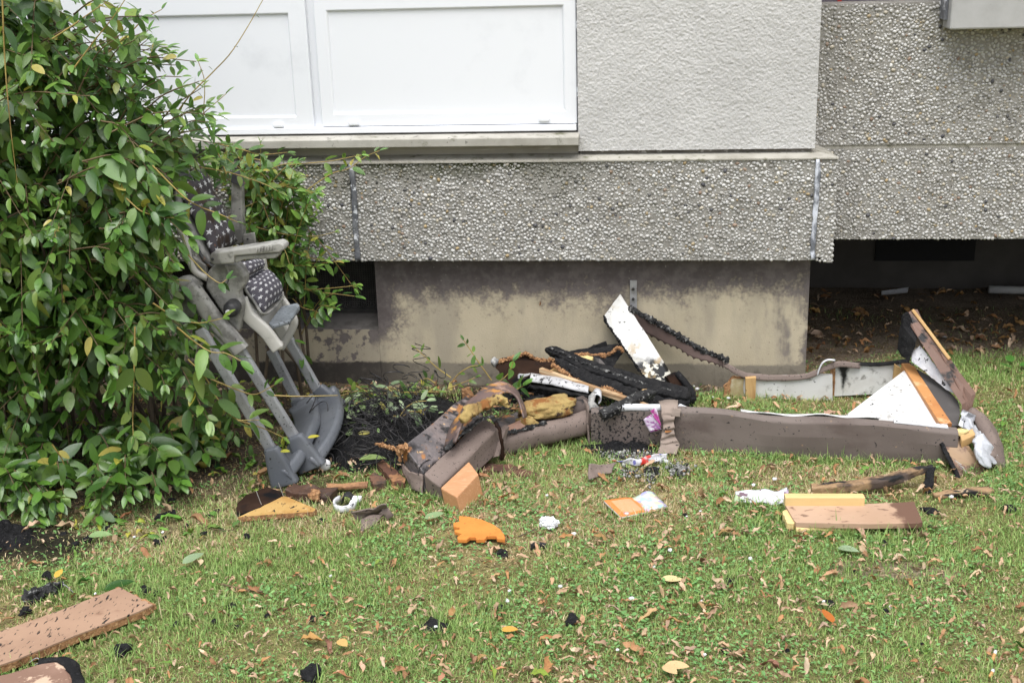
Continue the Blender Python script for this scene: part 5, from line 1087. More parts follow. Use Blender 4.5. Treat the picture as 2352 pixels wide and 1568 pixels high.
# --- charred sticks, right foreground
m_cstick = M('half_charred_wood', (.30, .19, .10), (.06, .04, .03), 9, .46, .60, .75, [(SOOT, 12, .53, .60, (.4, 1.6, 1.6)), ((.45, .34, .22), 30, .66, .74)], bump=.5, bs=60, bw=.004)
CS = thing('charred_stick', 'long half-charred stick with black stub at one end, behind the tan panel', 'stick', tuple(G(1990, 1115)))
pt = smoothpath([AG(rc, [(1015, 90)], .02)[0], AG(rc, [(1200, 75)], .026)[0], AG(rc, [(1500, 30)], .04)[0], at(r5(880, 1150), -.80), at(r5(985, 1128), -.79)], 34)
g = sweep(pt, rrect(.034, .026, .006, 4, .007), (0, 0, 1), scale=list(np.interp(np.linspace(0, 1, 34), [0, .5, .7, 1], [1.15, 1.1, .8, .55]))); part('stick', (rough(g[0], .004, 30, 4), g[1]), m_cstick, CS)
part('charred_stub', (lambda g: (rough(g[0], .003, 40, 3), g[1]))(bar(at(r5(978, 1125), -.79), AG(r5, [(955, 1285)], .0)[0], .022, .026, .006, (1, 0, 0), 14, .007)), m_char, CS)
CS2 = (lambda g: (rough(g[0], .003, 34, 5), g[1]))(sweep(smoothpath([AG(r5, [(990, 1300)], .012)[0], AG(r5, [(1150, 1290)], .014)[0], AG(r5, [(1310, 1280)], .016)[0], AG(r5, [(1345, 1300)], .012)[0]], 26), rrect(.03, .024, .007, 4, .007), (0, 0, 1), scale=list(np.interp(np.linspace(0, 1, 26), [0, .2, .9, 1], [.45, .8, 1.15, .6]))))
solo('charred_stick', CS2, m_cstick, 'short charred stick pointing right, below the propped board', 'stick', smooth=True)
# --- left foreground: tan plank, rounded pad, charred logs
plt = AG(ra, [(-260, 1230), (-60, 1150), (480, 960), (860, 808), (905, 830), (1105, 935), (1000, 985), (560, 1150), (120, 1330), (0, 1370), (-240, 1450)], .034)
PL = thing('tan_plank', 'long tan hardboard plank crossing the lower left corner', 'plank', tuple(np.r_[plt.mean(0)[:2], 0]))
part('face', slab(plt, (0, 0, -.004)), m_tanboard, PL); part('core', slab(plt-np.array([0, 0, .0045]), (0, 0, -.018), .0012, .02, 3), m_chip, PL)
part('broken_end', (lambda g: (rough(g[0], .004, 60, 2), g[1]))(sweep(smoothpath([plt[3]+(-.002, 0, -.008), (plt[4]+plt[5])/2+(.002, 0, -.008), plt[5]+(.001, 0, -.008)], 26), rrect(.012, .012, .003, 3, .004), (0, 0, 1))), m_chip, PL)
c_ = AG(ra, [(-330, 1490), (60, 1420), (300, 1345), (420, 1330), (490, 1370), (530, 1440), (560, 1560), (500, 1750), (-330, 1850)], .05)
UP_ = thing('upholstered_pad', 'rounded brown pad with burnt rim in the bottom left corner', 'pad', tuple(np.r_[c_.mean(0)[:2], 0]))
sc_ = c_.mean(0); part('pad', slab(c_, (0, 0, -.05)), M('brown_pad_top', (.20, .115, .08), (.27, .165, .12), 6, .4, .66, .75, [((.50, .36, .26), 7, .60, .63), (SOOT, 60, .73, .76)]), UP_, bevel=.012)
g = sweep(smoothpath([q+(.006*np.sign(q[0]-sc_[0]), 0, -.012) for q in c_[2:7]], 44), rrect(.030, .034, .01, 4, .007), (0, 0, 1)); part('burnt_rim', (rough(g[0], .006, 34, 3), g[1]), m_char, UP_, True)
def clog(name, f, a, b, rad, label, s, cat='charcoal'):
    P = np.linspace(AG(f, [a], rad*.8)[0], AG(f, [b], rad*.9)[0], 22); return solo(name, crumbly(P, rad*2.3, rad*1.8, s, rad*.42, 8, (0, 0, 1)), m_charash if s == 3 else m_char, label, cat)
clog('charred_log', ra, (160, 895), (460, 790), 0.0164, 'largest charred log above the tan plank at lower left', 3)
clog('charred_log', ra, (305, 740), (370, 720), 0.014, 'stubby charred chunk directly above the largest charred log', 5)
clog('charred_log', ra, (1120, 310), (1270, 265), 0.0101, 'flat charred piece in the grass left of the chipboard triangle', 6)
clog('charred_log', ra, (140, 1010), (200, 960), 0.0109, 'charred chunk between the tan plank and the largest log', 7)
o = solo('staple_wire', tube(smoothpath(AG(ra, [(455, 785), (480, 800), (530, 845)], [.045, .04, .02]), 10), .0011, 5), m_zinc, 'bent wire poking out of the largest charred log', 'wire', ex=False)
solo('staple_wire', tube(smoothpath(AG(ra, [(215, 1350), (265, 1320), (295, 1345), (250, 1370)], .03), 14), .0011, 5), m_zinc, 'bent wire staple between the tan plank and the brown pad', 'wire', ex=False)
# charcoal lumps with a look of their own
def coal(f, p, r_, label, s, group=None, sq=.6):
    q = AG(f, [p], r_*sq*.55)[0]; rr = np.random.default_rng(s)
    V, F = lump((0, 0, 0), (r_, r_*rr.uniform(.6, 1), r_*sq), .45, 1.7, s); V = V@rotz(rr.uniform(0, 6)).T+q
    return solo('charcoal_lump', (V, F), m_char, label, 'charcoal', group)
coal(rb, (850, 950), .036, 'heart-shaped charcoal lump with a white fleck, centre of the lawn', 1, sq=.35)
solo('white_fleck', lump(AG(rb, [(852, 948)], .022)[0], (.005, .004, .003), .3, 2, 4, ICO1), m_pad, 'white fleck lying on the heart-shaped charcoal lump', 'crumb')
coal(rb, (70, 1245), .026, 'charcoal lump at the bottom edge left of centre', 2)
coal(rb, (1710, 912), .022, 'charcoal lump below the orange booklet at mid lawn', 3)
coal(ra, (890, 1258), .022, 'charcoal lump on the grass below the tan plank', 4)
coal(ra, (1040, 835), .018, 'charcoal lump at the broken end of the tan plank', 5)
coal(rb, (1270, 485), .018, 'charcoal lump just below the orange foam mat', 6)
coal(rc, (2250, 205), .022, 'charcoal lump near the right edge right of the tan panel', 7, sq=.4)
coal(rc, (1765, 222), .026, 'thin charcoal flake at the right end of the tan panel', 8, sq=.25)
coal(rc, (500, 680), .016, 'charcoal lump above a small yellow leaf right of centre', 9)
coal(ra, (2255, 1430), .026, 'charcoal lump close to the bottom edge on the left half', 10)
coal(z7, (900, 1160), .024, 'charcoal lump with white crumb among the grey ash', 11)
solo('burnt_wood_chunk', (lambda g: (rough(g[0], .002, 60, 3), g[1]))(bar(AG(rb, [(1445, 440)], .012)[0], AG(rb, [(1548, 436)], .012)[0], .024, .02, .005, n=12, sub=.006)), m_cstick, 'little half-charred wood chunk right of the orange mat', 'wood chunk')
r = np.random.default_rng(44)
for k in range(46):
    px, py = (r.uniform(60, 760), r.uniform(1150, 1440)) if k < 24 else (r.uniform(300, 2300), r.uniform(1130, 1560))
    coal(ident, (px, py), r.uniform(.006, .014), 'small black charcoal crumb scattered in the grass', 100+k, 'charcoal crumbs on the lawn')
# white crumbs
wm = [mkmesh('white_crumb', *lump((0, 0, 0), (.006, .005, .004), .4, 2, k, ICO1), m_pad, True) for k in range(4)]
for k in range(44):
    if k < 18: px, py = r.uniform(1250, 2300), r.uniform(1080, 1400)
    elif k < 30: px, py = r.uniform(1500, 1720), r.uniform(880, 930)
    else: px, py = r.uniform(60, 1900), r.uniform(1180, 1560)
    o = bpy.data.objects.new('white_crumb', wm[k % 4]); COL.objects.link(o); q = G(px, py, .012); o.location = tuple(q); s = r.uniform(.6, 1.3); o.scale = (s, s, s); o.rotation_euler = (0, 0, r.uniform(0, 6))
    tag(o, 'tiny white foam crumb lying in the grass', 'crumb', 'white crumbs on the lawn')
for (px, py), lab in (((2163, 1133), 'upright'), ((2148, 1245), 'lying')):
    q = AG(rc, [(px, py)], .006)[0]; d = np.array([.006, .012, .0045 if lab == 'upright' else .001])*1.1
    T = thing('cigarette_butt', 'cigarette butt at lower right, %s' % ('the upper of the two' if lab == 'upright' else 'the lower of the two'), 'cigarette butt', tuple(q))
    part('filter', tube([q-d, q+d*.3], .0042, 8), M('cork_filter_paper', (.62, .34, .13), (.5, .25, .09), 60, .4, .6, .8), T, True); part('paper', tube([q+d*.3, q+d], .004, 8), m_pad, T, True)
# litter in the cellar void
solo('pale_strip', slab([at(zz(3150, 900, 2.486)(*p), y) for p, y in (((935, 655), 1.20), ((1205, 618), 1.22), ((1195, 668), 1.18), ((940, 690), 1.17))], (0, .01, -.006)), m_plas, 'pale plastic strip lying in the dark recess under the set-back wall', 'plastic strip', ex=False)
solo('grey_pipe', tube([at(zz(3150, 900, 2.486)(2000, 640), 1.25), at(zz(3150, 900, 2.486)(2700, 655), 1.25)], .018, 10), m_concrete, 'grey pipe along the foot of the dark recess', 'pipe', smooth=True, ex=False)
solo('white_straw', tube([AG(zz(3150, 900, 2.486), [(1478, 1098)], .008)[0], AG(zz(3150, 900, 2.486), [(1582, 1112)], .008)[0]], .003, 6), m_pad, 'thin white straw on the bare soil right of the sofa frame', 'straw', ex=False)
# ================================================================== leaves
def leafmesh(L=1.0, W=.36, fold=.12, droop=.25, st=6, ser=0):
    V = []; s_ = np.linspace(0, 1, st+1)
    for i, t in enumerate(s_):
        w_ = W*.5*max(.02, 1.9*(t**.62)*((1-t)**.85))*(1 if 0 < i < st else .03); z = -droop*t*t*L*.6
        if ser and 0 < i < st: w_ *= (1+ser*(1 if i % 2 else -1))
        V += [(t*L, -w_*L, z+fold*w_*L), (t*L, 0, z), (t*L, w_*L, z+fold*w_*L)]
    F = []
    for i in range(st):
        a = i*3; F += [[a, a+3, a+4, a+1], [a+1, a+4, a+5, a+2]]
    return np.array(V), F
LT = [leafmesh(1, .60, .22, .25, 8), leafmesh(1, .52, .30, .45, 8), leafmesh(1, .68, .12, .12, 8), leafmesh(1, .58, .35, .6, 10, .05)]
m_leaf = M('wet_green_leaf', attr=True, rough=.33, spec=.6, trans=.28, layers=[((.012, .03, .008), 60, .62, .8)], bump=.25, bs=60, bw=.004)
m_twig = M('tan_green_twig', (.14, .10, .045), (.09, .06, .03), 20, .35, .7, .7)
m_twigy = M('yellow_green_twig', (.36, .28, .08), (.26, .17, .06), 20, .35, .7, .6)
m_stem = M('grey_brown_stem', (.10, .075, .05), (.06, .045, .03), 20, .35, .7, .9, bump=.4, bs=80)
GREENS = np.array([(.078, .165, .03), (.055, .125, .03), (.105, .20, .035), (.085, .19, .028), (.125, .225, .038)])
LIGHT = np.array([(.13, .25, .045), (.10, .21, .04), (.16, .27, .05), (.085, .18, .04), (.20, .29, .055)])
YEL = np.array([(.38, .37, .06), (.42, .37, .09), (.28, .33, .05)])
class Bush:
    def __init__(s): s.P = []; s.R = []; s.S = []; s.C = []; s.K = []
    def leaf(s, p, d, up, L, c, k):
        d = nrm(d); y = nrm(np.cross(up, d)); z = np.cross(d, y); s.P.append(p); s.R.append(np.stack([d, y, z], 1)); s.S.append(L); s.C.append(c); s.K.append(k)
    def shoot(s, pts, rg, L0=.08, sp=.05, start=.2, pal=GREENS, py=.03, droop=.35, n=None, both=1.0):
        P = smoothpath(pts, 20); ln = np.sum(np.linalg.norm(np.diff(P, axis=0), axis=1)); m = max(2, int(ln*(1-start)/sp)); ph = rg.uniform(0, 3.1)
        for i in range(m):
            t = start+(1-start)*(i+.5)/m; f = t*19; a = min(18, int(f)); p = P[a]+(P[a+1]-P[a])*(f-a); T = nrm(P[a+1]-P[a])
            s1 = nrm(np.cross(T, (0, 0, 1))+1e-3); s2 = np.cross(s1, T); an = ph+(i % 2)*math.pi/2+rg.normal(0, .3); si = s1*math.cos(an)+s2*math.sin(an)
            for sg in (1, -1):
                if rg.uniform() > both: continue
                d = T*rg.uniform(.3, .8)+si*sg*rg.uniform(.6, 1)+np.array([0, 0, -droop*rg.uniform(.3, 1.6)])
                up = nrm(np.array([rg.normal(0, .5), -.40+rg.normal(0, .5), 1])); sz = L0*rg.uniform(.6, 1.15)*(1-.45*t**3)
                c = pal[rg.integers(len(pal))]*rg.uniform(.75, 1.25) if rg.uniform() > py else YEL[rg.integers(3)]*rg.uniform(.8, 1.1)
                s.leaf(p+si*sg*.004, d, up, sz, c, rg.integers(4))
        for k in range(2):
            s.leaf(P[-1], nrm(P[-1]-P[-2])+rg.normal(0, .3, 3), np.array([0, -.3, 1]), L0*.55, pal[rg.integers(len(pal))]*1.3, 0)
        return P
    def finish(s, parent, npart, lab, name='leaf'):
        P = np.array(s.P); R_ = np.array(s.R); S = np.array(s.S); C = np.array(s.C); K = np.array(s.K); b = worldloc(parent)
        d = P-CAM; zc = d@FW; px = 1176+FPX*(d@RT)/zc; py = 784-FPX*(d@UP)/zc
        show = S/zc*((px > 0) & (px < 2352) & (py > 0) & (py < 1568))*np.exp(-(d@FW-(d@FW).min())*1.4); order = np.argsort(-show); big = order[:npart]; rest = order[npart:]
        meshes = {}
        for i in big:
            ci = tuple(np.round(np.clip(C[i], 0, 1)*40)/40) if C[i][0] > .2 else tuple(np.round(C[i]*110)/110); key = (K[i], ci)
            if key not in meshes: V, F = LT[K[i]]; meshes[key] = mkmesh(name, V, F, m_leaf, True, np.tile(np.clip(np.array(ci), .005, 1), (len(V), 1)))
            o = bpy.data.objects.new(name, meshes[key]); COL.objects.link(o); o.parent = parent
            M_ = np.eye(4); M_[:3, :3] = R_[i]*S[i]; M_[:3, 3] = P[i]-b; o.matrix_local = Matrix(M_.tolist())
        Vs = []; Fs = []; Cs = []; off = 0
        for k in range(4):
            q = rest[K[rest] == k]
            if not len(q): continue
            V, F = tile(LT[k][0], LT[k][1], R_[q], np.repeat(S[q][:, None], 3, 1), P[q]); Vs.append(V); Fs.append(F+off); off += len(V); Cs.append(np.repeat(C[q], len(LT[k][0]), 0))
        return part('foliage', (np.concatenate(Vs), np.concatenate(Fs)), m_leaf, parent, True, col=np.clip(np.concatenate(Cs), .005, 1), ex=False, kind='stuff', label=lab)
def tubes(Ps, r0, r1, k=4):
    return J(*[tube(P, np.linspace(r0, r1, len(P)), k, False) for P in Ps])

# ================================================================== the large bush on the left
BU = thing('forsythia_bush', 'large dense dark green bush with wet leaves filling the left side', 'bush', (-1.85, -.55, 0)); bush = Bush(); rg = np.random.default_rng(3)
poly = np.array([(-500, -260), (200, -260), (235, 0), (262, 50), (300, 90), (310, 140), (345, 175), (365, 215), (420, 240), (490, 272), (540, 310), (560, 350), (520, 385), (430, 420), (385, 520), (392, 620), (440, 690), (480, 745), (520, 800), (540, 880), (550, 960), (560, 1030), (520, 1090), (440, 1120), (330, 1150), (150, 1175), (0, 1195), (-200, 1210), (-500, 1230)], float)
def inpoly(x, y, P=poly):
    r = False; n = len(P)
    for i in range(n):
        a, b = P[i], P[i-1]
        if (a[1] > y) != (b[1] > y) and x < (b[0]-a[0])*(y-a[1])/(b[1]-a[1])+a[0]: r = not r
    return r
bases = [np.array([rg.uniform(-2.5, -1.5), rg.uniform(-.72, -.35), 0]) for k in range(26)]
stems = []; twl = []
for k, b in enumerate(bases):
    tp_ = b+np.array([rg.normal(0, .18)-.05, rg.normal(-.05, .15), rg.uniform(.8, 1.7)]); stems.append(smoothpath([b, (b*2+tp_)/3+rg.normal(0, .04, 3), (b+2*tp_)/3+rg.normal(0, .05, 3), tp_], 14))
ns = 0; tries = 0
while ns < 450 and tries < 16000:
    tries += 1; px, py = rg.uniform(-420, 590), rg.uniform(-250, 1190)
    if not inpoly(px+rg.normal(0, 8), py): continue
    low = sstep(py, 650, 1000)
    Yd = rg.uniform(-1.12, -.30) if py < 700 else rg.uniform(-1.16, -.55)
    if px > 330: Yd = max(Yd, -1.0) if py > 700 else rg.uniform(-.9, -.55)
    tip = at((px, py), Yd)
    if tip[2] < .03 or tip[2] > 1.75: continue
    st = stems[rg.integers(len(stems))]; i = rg.integers(3, 14); p0 = st[i]
    hd = np.linalg.norm((tip-p0)[:2]); dz = tip[2]-p0[2]
    if hd < .14 or hd > .62 or abs(dz) > .75*hd+.02: continue
    mid = (p0+tip)/2+np.array([0, 0, .05+.09*rg.uniform()]); pts = [p0, mid, tip]; ns += 1
    P = bush.shoot(pts, rg, rg.uniform(.048, .108), .036, .22, GREENS if rg.uniform() > .3 else LIGHT*.9, .03, .38); twl.append(P)
# explicit twigs seen against the chair, wall and window: (points, depth, leaf size, spacing, palette, chance of pairs)
TW = [([(350, 380), (420, 450), (460, 475), (500, 490), (545, 510)], -.93, .075, .055, LIGHT*.7, 1.0),
      ([(290, 455), (325, 485), (370, 498), (400, 500)], -.98, .10, .05, GREENS, 1.0),
      ([c5(380, 110), c5(500, 240), c5(690, 440), c5(870, 570), c5(960, 525)], -.97, .062, .075, GREENS, .8),
      ([r2(20, 20), r2(110, 80), r2(200, 130), r2(330, 150), r2(480, 120)], -.98, .085, .06, LIGHT*.75, 1.0),
      ([r2(180, 180), r2(290, 270), r2(400, 340), r2(500, 350), r2(600, 400)], -1.0, .10, .045, GREENS*1.1, 1.0),
      ([r2(250, 390), r2(360, 500), r2(440, 640), r2(560, 780), r2(720, 790)], -1.0, .09, .05, LIGHT*.62, 1.0),
      ([r2(400, 520), r2(600, 600), r2(700, 620), r2(820, 560)], -.9, .065, .06, LIGHT*.7, .9),
      ([r2(560, 790), r2(640, 810), r2(760, 850), r2(880, 905)], -.95, .05, .09, LIGHT*.8, .6),
      ([(395, 275), (440, 215), (490, 165), (530, 122), (570, 60), (606, -4)], -.55, .028, .12, GREENS, .5),
      ([(290, 215), (330, 170), (345, 130), (352, 100)], -.7, .07, .06, GREENS, 1.0),
      ([(380, 330), (420, 300), (450, 275), (480, 250), (520, 215)], -.5, .06, .06, GREENS*1.15, .9),
      ([(520, 400), (500, 350), (480, 300), (468, 270), (470, 190), (455, 140)], -.5, .05, .07, GREENS*1.3, .9),
      ([(250, 120), (300, 75), (330, 45), (372, 22)], -.75, .05, .06, GREENS, .9), ([(120, 90), (165, 60), (200, 35), (245, 5)], -.9, .08, .06, LIGHT, .9),
      ([(160, 170), (220, 90), (260, 40), (300, -20)], -.9, .07, .06, GREENS*1.2, .9), ([(5, -10), (12, 150), (25, 300), (40, 420)], -1.02, .1, .09, GREENS, .8),
      ([(500, 330), (560, 345), (600, 355), (660, 350)], -.35, .055, .05, LIGHT*.8, 1.0), ([(430, 380), (520, 395), (600, 420), (640, 440)], -.45, .06, .05, LIGHT*.7, 1.0),
      ([(120, 1020), (145, 1060), (150, 1100)], -1.13, .06, .04, GREENS, 1.0), ([(310, 750), (308, 860), (305, 960), (306, 1000)], -1.1, .09, .055, LIGHT*.62, 1.0)]
twy = []
for pts, Y_, L0, spc, pal, both in TW:
    twy.append(bush.shoot([at(p, Y_+rg.normal(0, .01)) for p in pts], rg, L0, spc, .05, pal, .06, .4, both=both))
for k in range(30):      # loose bright sprays along the upper right edge
    t = rg.uniform(); px, py = 250+t*270+rg.normal(0, 25), 20+t*270+rg.normal(0, 30)
    tip = at((px, py), rg.uniform(-.85, -.5)); b = tip+np.array([-rg.uniform(.14, .32), rg.uniform(-.1, .1), -rg.uniform(.02, .2)])
    twl.append(bush.shoot([b, (b+tip)/2+np.array([0, 0, .03]), tip], rg, rg.uniform(.045, .085), .038, .15, LIGHT*.85 if k % 2 else GREENS*1.15, .05, .2, both=.85))
for k in range(26):      # sprigs hanging across the left side of the chair
    px, py = rg.uniform(335, 470), rg.uniform(395, 800)
    if py < 520: px = rg.uniform(330, 420)
    if py > 700: px = rg.uniform(370, 520)
    tip = at((px, py), rg.uniform(-1.0, -.84)); b = tip+np.array([-rg.uniform(.12, .28), rg.uniform(-.02, .12), rg.uniform(-.03, .14)])
    twl.append(bush.shoot([b, (b+tip)/2+np.array([0, 0, .05]), tip], rg, rg.uniform(.06, .10), .04, .15, GREENS if k % 3 else LIGHT*.75, .05, .4))
twy.append(smoothpath([at(p, -.92) for p in (r2(820, 628), r2(950, 634), r2(1100, 632), r2(1240, 628))], 12))
for k in range(64):      # low leafy suckers round the foot of the bush
    px = rg.uniform(-60, 540); py = rg.uniform(1000, 1140) if px > 250 else rg.uniform(1010, 1195)
    if px > 430 and py > 1040: continue
    q = G(px, min(1195, py+45)); tip = at((px, py), max(q[1]-.03, -1.2)); b = q+np.array([rg.normal(-.08, .08), rg.uniform(.05, .2), 0]); b[2] = 0
    if tip[2] < .02: tip[2] = .03
    twl.append(bush.shoot([b, (b+tip)/2+np.array([0, 0, .06+.08*rg.uniform()]), tip], rg, rg.uniform(.07, .10), .036, .25, GREENS, .05, .2))
part('stems', tubes(stems, .009, .004, 6), m_stem, BU, True, ex=False); part('twigs', tubes(twl, .003, .0012), m_twig, BU, True, ex=False, kind='stuff'); part('twigs', tubes(twy, .0026, .0011, 5), m_twigy, BU, True, ex=False, kind='stuff')
bush.finish(BU, 300, 'dense dark green foliage')

# ================================================================== lighter shrub between chair and wall
SH = thing('light_shrub', 'loose yellow-green shrub growing between the high chair and the pebble wall', 'shrub', (-1.30, -.12, 0)); sh = Bush(); rg = np.random.default_rng(9)
ps2 = np.array([(480, 330), (560, 300), (620, 335), (700, 370), (735, 430), (730, 500), (745, 560), (790, 610), (820, 660), (815, 700), (760, 710), (700, 690), (650, 640), (640, 560), (560, 540), (520, 470), (470, 400)], float)
sb = [np.array([rg.uniform(-1.45, -1.2), rg.uniform(-.2, -.02), 0]) for k in range(7)]; st2 = []
for b in sb: t = at((rg.uniform(520, 660), rg.uniform(350, 520)), -.12); st2.append(smoothpath([b, (b+t)/2+rg.normal(0, .05, 3), t], 12))
tw2 = []; ns = 0; tries = 0
while ns < 62 and tries < 4000:
    tries += 1; px, py = rg.uniform(470, 830), rg.uniform(300, 715)
    if not inpoly(px, py, ps2): continue
    tip = at((px, py), rg.uniform(-.26, -.06)); s_ = st2[rg.integers(7)]; p0 = s_[rg.integers(4, 12)]
    if not .08 < np.linalg.norm(tip-p0) < .45: continue
    ns += 1; tw2.append(sh.shoot([p0, (p0+tip)/2+np.array([0, 0, .04]), tip], rg, rg.uniform(.045, .075), .034, .15, LIGHT*1.05 if rg.uniform() > .25 else GREENS*1.25, .08, .35))
for pts, Y_, L0, spc, pal, both in [
        ([(600, 440), (632, 410), (660, 382), (700, 376), (760, 370), (800, 362), (830, 356)], -.16, .052, .052, LIGHT*1.15, .95),
        ([(700, 440), (760, 400), (800, 388), (840, 360), (872, 346)], -.10, .06, .05, GREENS*1.25, .9),
        ([r1(1330, 360), r1(1240, 430), r1(1100, 500), r1(1000, 520)], -.2, .03, .3, LIGHT, .2),
        ([r1(1110, 670), r1(1280, 720), r1(1500, 765), r1(1720, 770), r1(1880, 735)], -.2, .035, .2, LIGHT, .15),
        ([r1(1440, 850), r1(1530, 920), r1(1680, 970), r1(1790, 985)], -.2, .06, .09, LIGHT, .5),
        ([r1(1380, 1040), r1(1460, 1170), r1(1590, 1245), r1(1800, 1240), r1(2010, 1220), r1(2080, 1200)], -.16, .055, .08, LIGHT, .7),
        ([r1(1600, 1250), r1(1750, 1275), r1(1900, 1290), r1(2060, 1310)], -.14, .075, .07, GREENS*1.4, .8),
        ([r1(1500, 1330), r1(1590, 1410), r1(1700, 1440), r1(1780, 1480)], -.16, .07, .06, GREENS*1.3, .9),
        ([(660, 760), (680, 790), (700, 830), (705, 860)], -.3, .07, .05, GREENS, .9)]:
    tw2.append(sh.shoot([at(p, Y_) for p in pts], rg, L0, spc, .1, pal, .05, .3, both=both))
part('stems', tubes(st2, .007, .003, 6), m_stem, SH, True, ex=False); part('twigs', tubes(tw2, .0022, .001), m_twigy, SH, True, ex=False, kind='stuff'); sh.finish(SH, 200, 'small yellow-green leaves')

# ================================================================== cut sprigs in the debris
def sprig(name, label, shoots, pal, L0, spc, py=.02):
    base = shoots[0][0]; T = thing(name, label, 'sprig', tuple(base)); b = Bush(); rg = np.random.default_rng(int(abs(base[0])*1000)); tw = [b.shoot(s_, rg, L0, spc, .1, pal, py, .2) for s_ in shoots]
    part('twig', tubes(tw, .003, .0014, 5), m_twigy, T, True, ex=False)
    for i in range(len(b.P)):
        V, F = LT[b.K[i]]; c = np.clip(b.C[i], .005, 1); me = mkmesh('leaf', V, F, m_leaf, True, np.tile(c, (len(V), 1))); o = bpy.data.objects.new('leaf', me); COL.objects.link(o); o.parent = T
        M_ = np.eye(4); M_[:3, :3] = b.R[i]*b.S[i]; M_[:3, 3] = b.P[i]-np.array(T.location); o.matrix_local = Matrix(M_.tolist())
R3 = lambda pts, Y_: [at(r3(*p), Y_) for p in pts]
sprig('cut_sprig', 'green leafy sprig with bare twigs standing before the plinth left of the hardboard', [R3([(560, 480), (450, 400), (380, 335), (305, 268)], -.10), R3([(860, 500), (760, 360), (700, 270), (655, 205)], -.10), R3([(560, 520), (620, 450), (700, 400), (760, 390)], -.12), R3([(540, 560), (640, 520), (740, 480)], -.16)], LIGHT*.8, .045, .045)
sprig('cut_sprig', 'dark green sprig with long serrated leaves behind the scorched flap', [R3([(870, 530), (930, 500), (990, 440), (1020, 360)], -.22), R3([(1000, 600), (1040, 570), (1090, 540)], -.26)], GREENS*1.3, .085, .045)
PALE = np.array([(.26, .36, .20), (.22, .31, .17), (.30, .38, .22)])
sprig('wilted_sprig', 'pale silvery sprig lying on the soot left of the armrest', [R3([(190, 760), (230, 700), (300, 660), (380, 650)], -.42), R3([(200, 770), (260, 730), (330, 730), (400, 700)], -.45)], PALE, .062, .03, 0)
r = np.random.default_rng(77)
for k in range(7):
    px, py = [(800, 905), (830, 890), (900, 900), (960, 905), (870, 940), (920, 960), (1000, 880)][k]; q = G(px, py, .05)
    sprig('wilted_sprig', ['limp green sprig nearest the far chair foot', 'limp green sprig along the plinth foot, second from the chair', 'limp sprig at the middle of the plinth foot', 'limp sprig on the springs right of centre', 'pale sprig in the middle of the soot', 'pale sprig on the soot close to the armrest', 'limp green sprig left of the cut sprig twigs'][k],
          [[q, q+np.array([r.uniform(-.06, .06), r.uniform(-.05, .03), .015]), q+np.array([r.uniform(-.1, .1), r.uniform(-.08, .03), .0])]], PALE if k in (2, 4, 5) else LIGHT*.8, .05, .025, .1)
# ================================================================== leaf litter
TAN = np.array([(.50, .34, .22), (.56, .40, .27), (.44, .28, .16), (.60, .45, .31), (.36, .20, .10), (.53, .36, .22), (.42, .22, .10)])
def dryleaf(k):
    r = np.random.default_rng(300+k); V, F = leafmesh(1, r.uniform(.24, .52), r.uniform(.1, 1.1), r.uniform(-.3, .8), 7, .10); V = np.array(V)
    c = r.uniform(.6, 2.4); y = V[:, 1]; V[:, 2] += c*y*y; V[:, 2] += .16*fbm(V[:, 0]*4+k, V[:, 1]*4, 0, k); V[:, 1] += .07*fbm(V[:, 0]*9+k, V[:, 1]*9, 0, k+3); V[:, 1] += .12*np.sin(V[:, 0]*3+k)*r.uniform(-1, 1); V -= V.mean(0); return V, F
DL = [dryleaf(k) for k in range(12)]
m_dry = M('dry_fallen_leaf', attr=True, rough=.75, spec=.3, trans=.12, layers=[((.16, .08, .035), 30, .62, .8)])
def excluded(x, y):
    m = np.zeros(len(x), bool)
    for h in EXCL:
        lo, hi = h.min(0)-.002, h.max(0)+.002; q = (x > lo[0]) & (x < hi[0]) & (y > lo[1]) & (y < hi[1])
        if q.any():
            ii = np.where(q)[0]; m[ii] |= inside(h, x[ii], y[ii])
    return m
rg = np.random.default_rng(21)
cand = []
N = 42000
X = rg.uniform(-2.2, 1.9, N); Y = rg.uniform(-2.15, 1.35, N)
d = np.stack([X, Y, 0*X], 1)-CAM; zc = d@FW; px = 1176+FPX*(d@RT)/zc; py = 784-FPX*(d@UP)/zc
dens = np.where(Y > .1, np.where(X > .58, .55+.9*ell(X, Y, .95, .62, .35, .16, 31)+.9*ell(X, Y, 1.55, .75, .35, .3, 32), 0), .34+.2*fbm(X*1.7, Y*1.7, 0, 33))
dens = np.where((X < -1.25) & (Y > -1.2) & (Y <= .1), .5, dens); dens *= 1-.75*soot_m(X, Y); dens = np.where((Y > .1) | ((X < -1.25) & (Y > -1.2)), dens*np.where(Y > .1, .09, .24), dens)
ok = (rg.uniform(size=N) < dens) & ~excluded(X, Y) & ((Y < .06) | (X > XP+.02)) & (px > -150) & (px < 2500) & (py < 1640)
X, Y, zc, px, py = X[ok], Y[ok], zc[ok], px[ok], py[ok]; n = len(X)
under = (X < -1.2) & (Y > -1.25); void = (Y > .45)
S = np.where(rg.uniform(size=n) < .06, rg.uniform(.03, .055, n), rg.gamma(6, .0034, n))*np.where(void, 2.0, 1)*np.where(under, 2.0, 1); S = np.clip(S, .010, .075)
C = TAN[rg.integers(0, 7, n)]*rg.uniform(.65, 1.1, (n, 1)); gsel = rg.uniform(size=n)
C = np.where((under & (gsel < .62))[:, None], LIGHT[rg.integers(0, 5, n)]*rg.uniform(.6, 1.3, (n, 1)), C); C = np.where((under & (gsel > .85))[:, None], YEL[rg.integers(0, 3, n)], C)
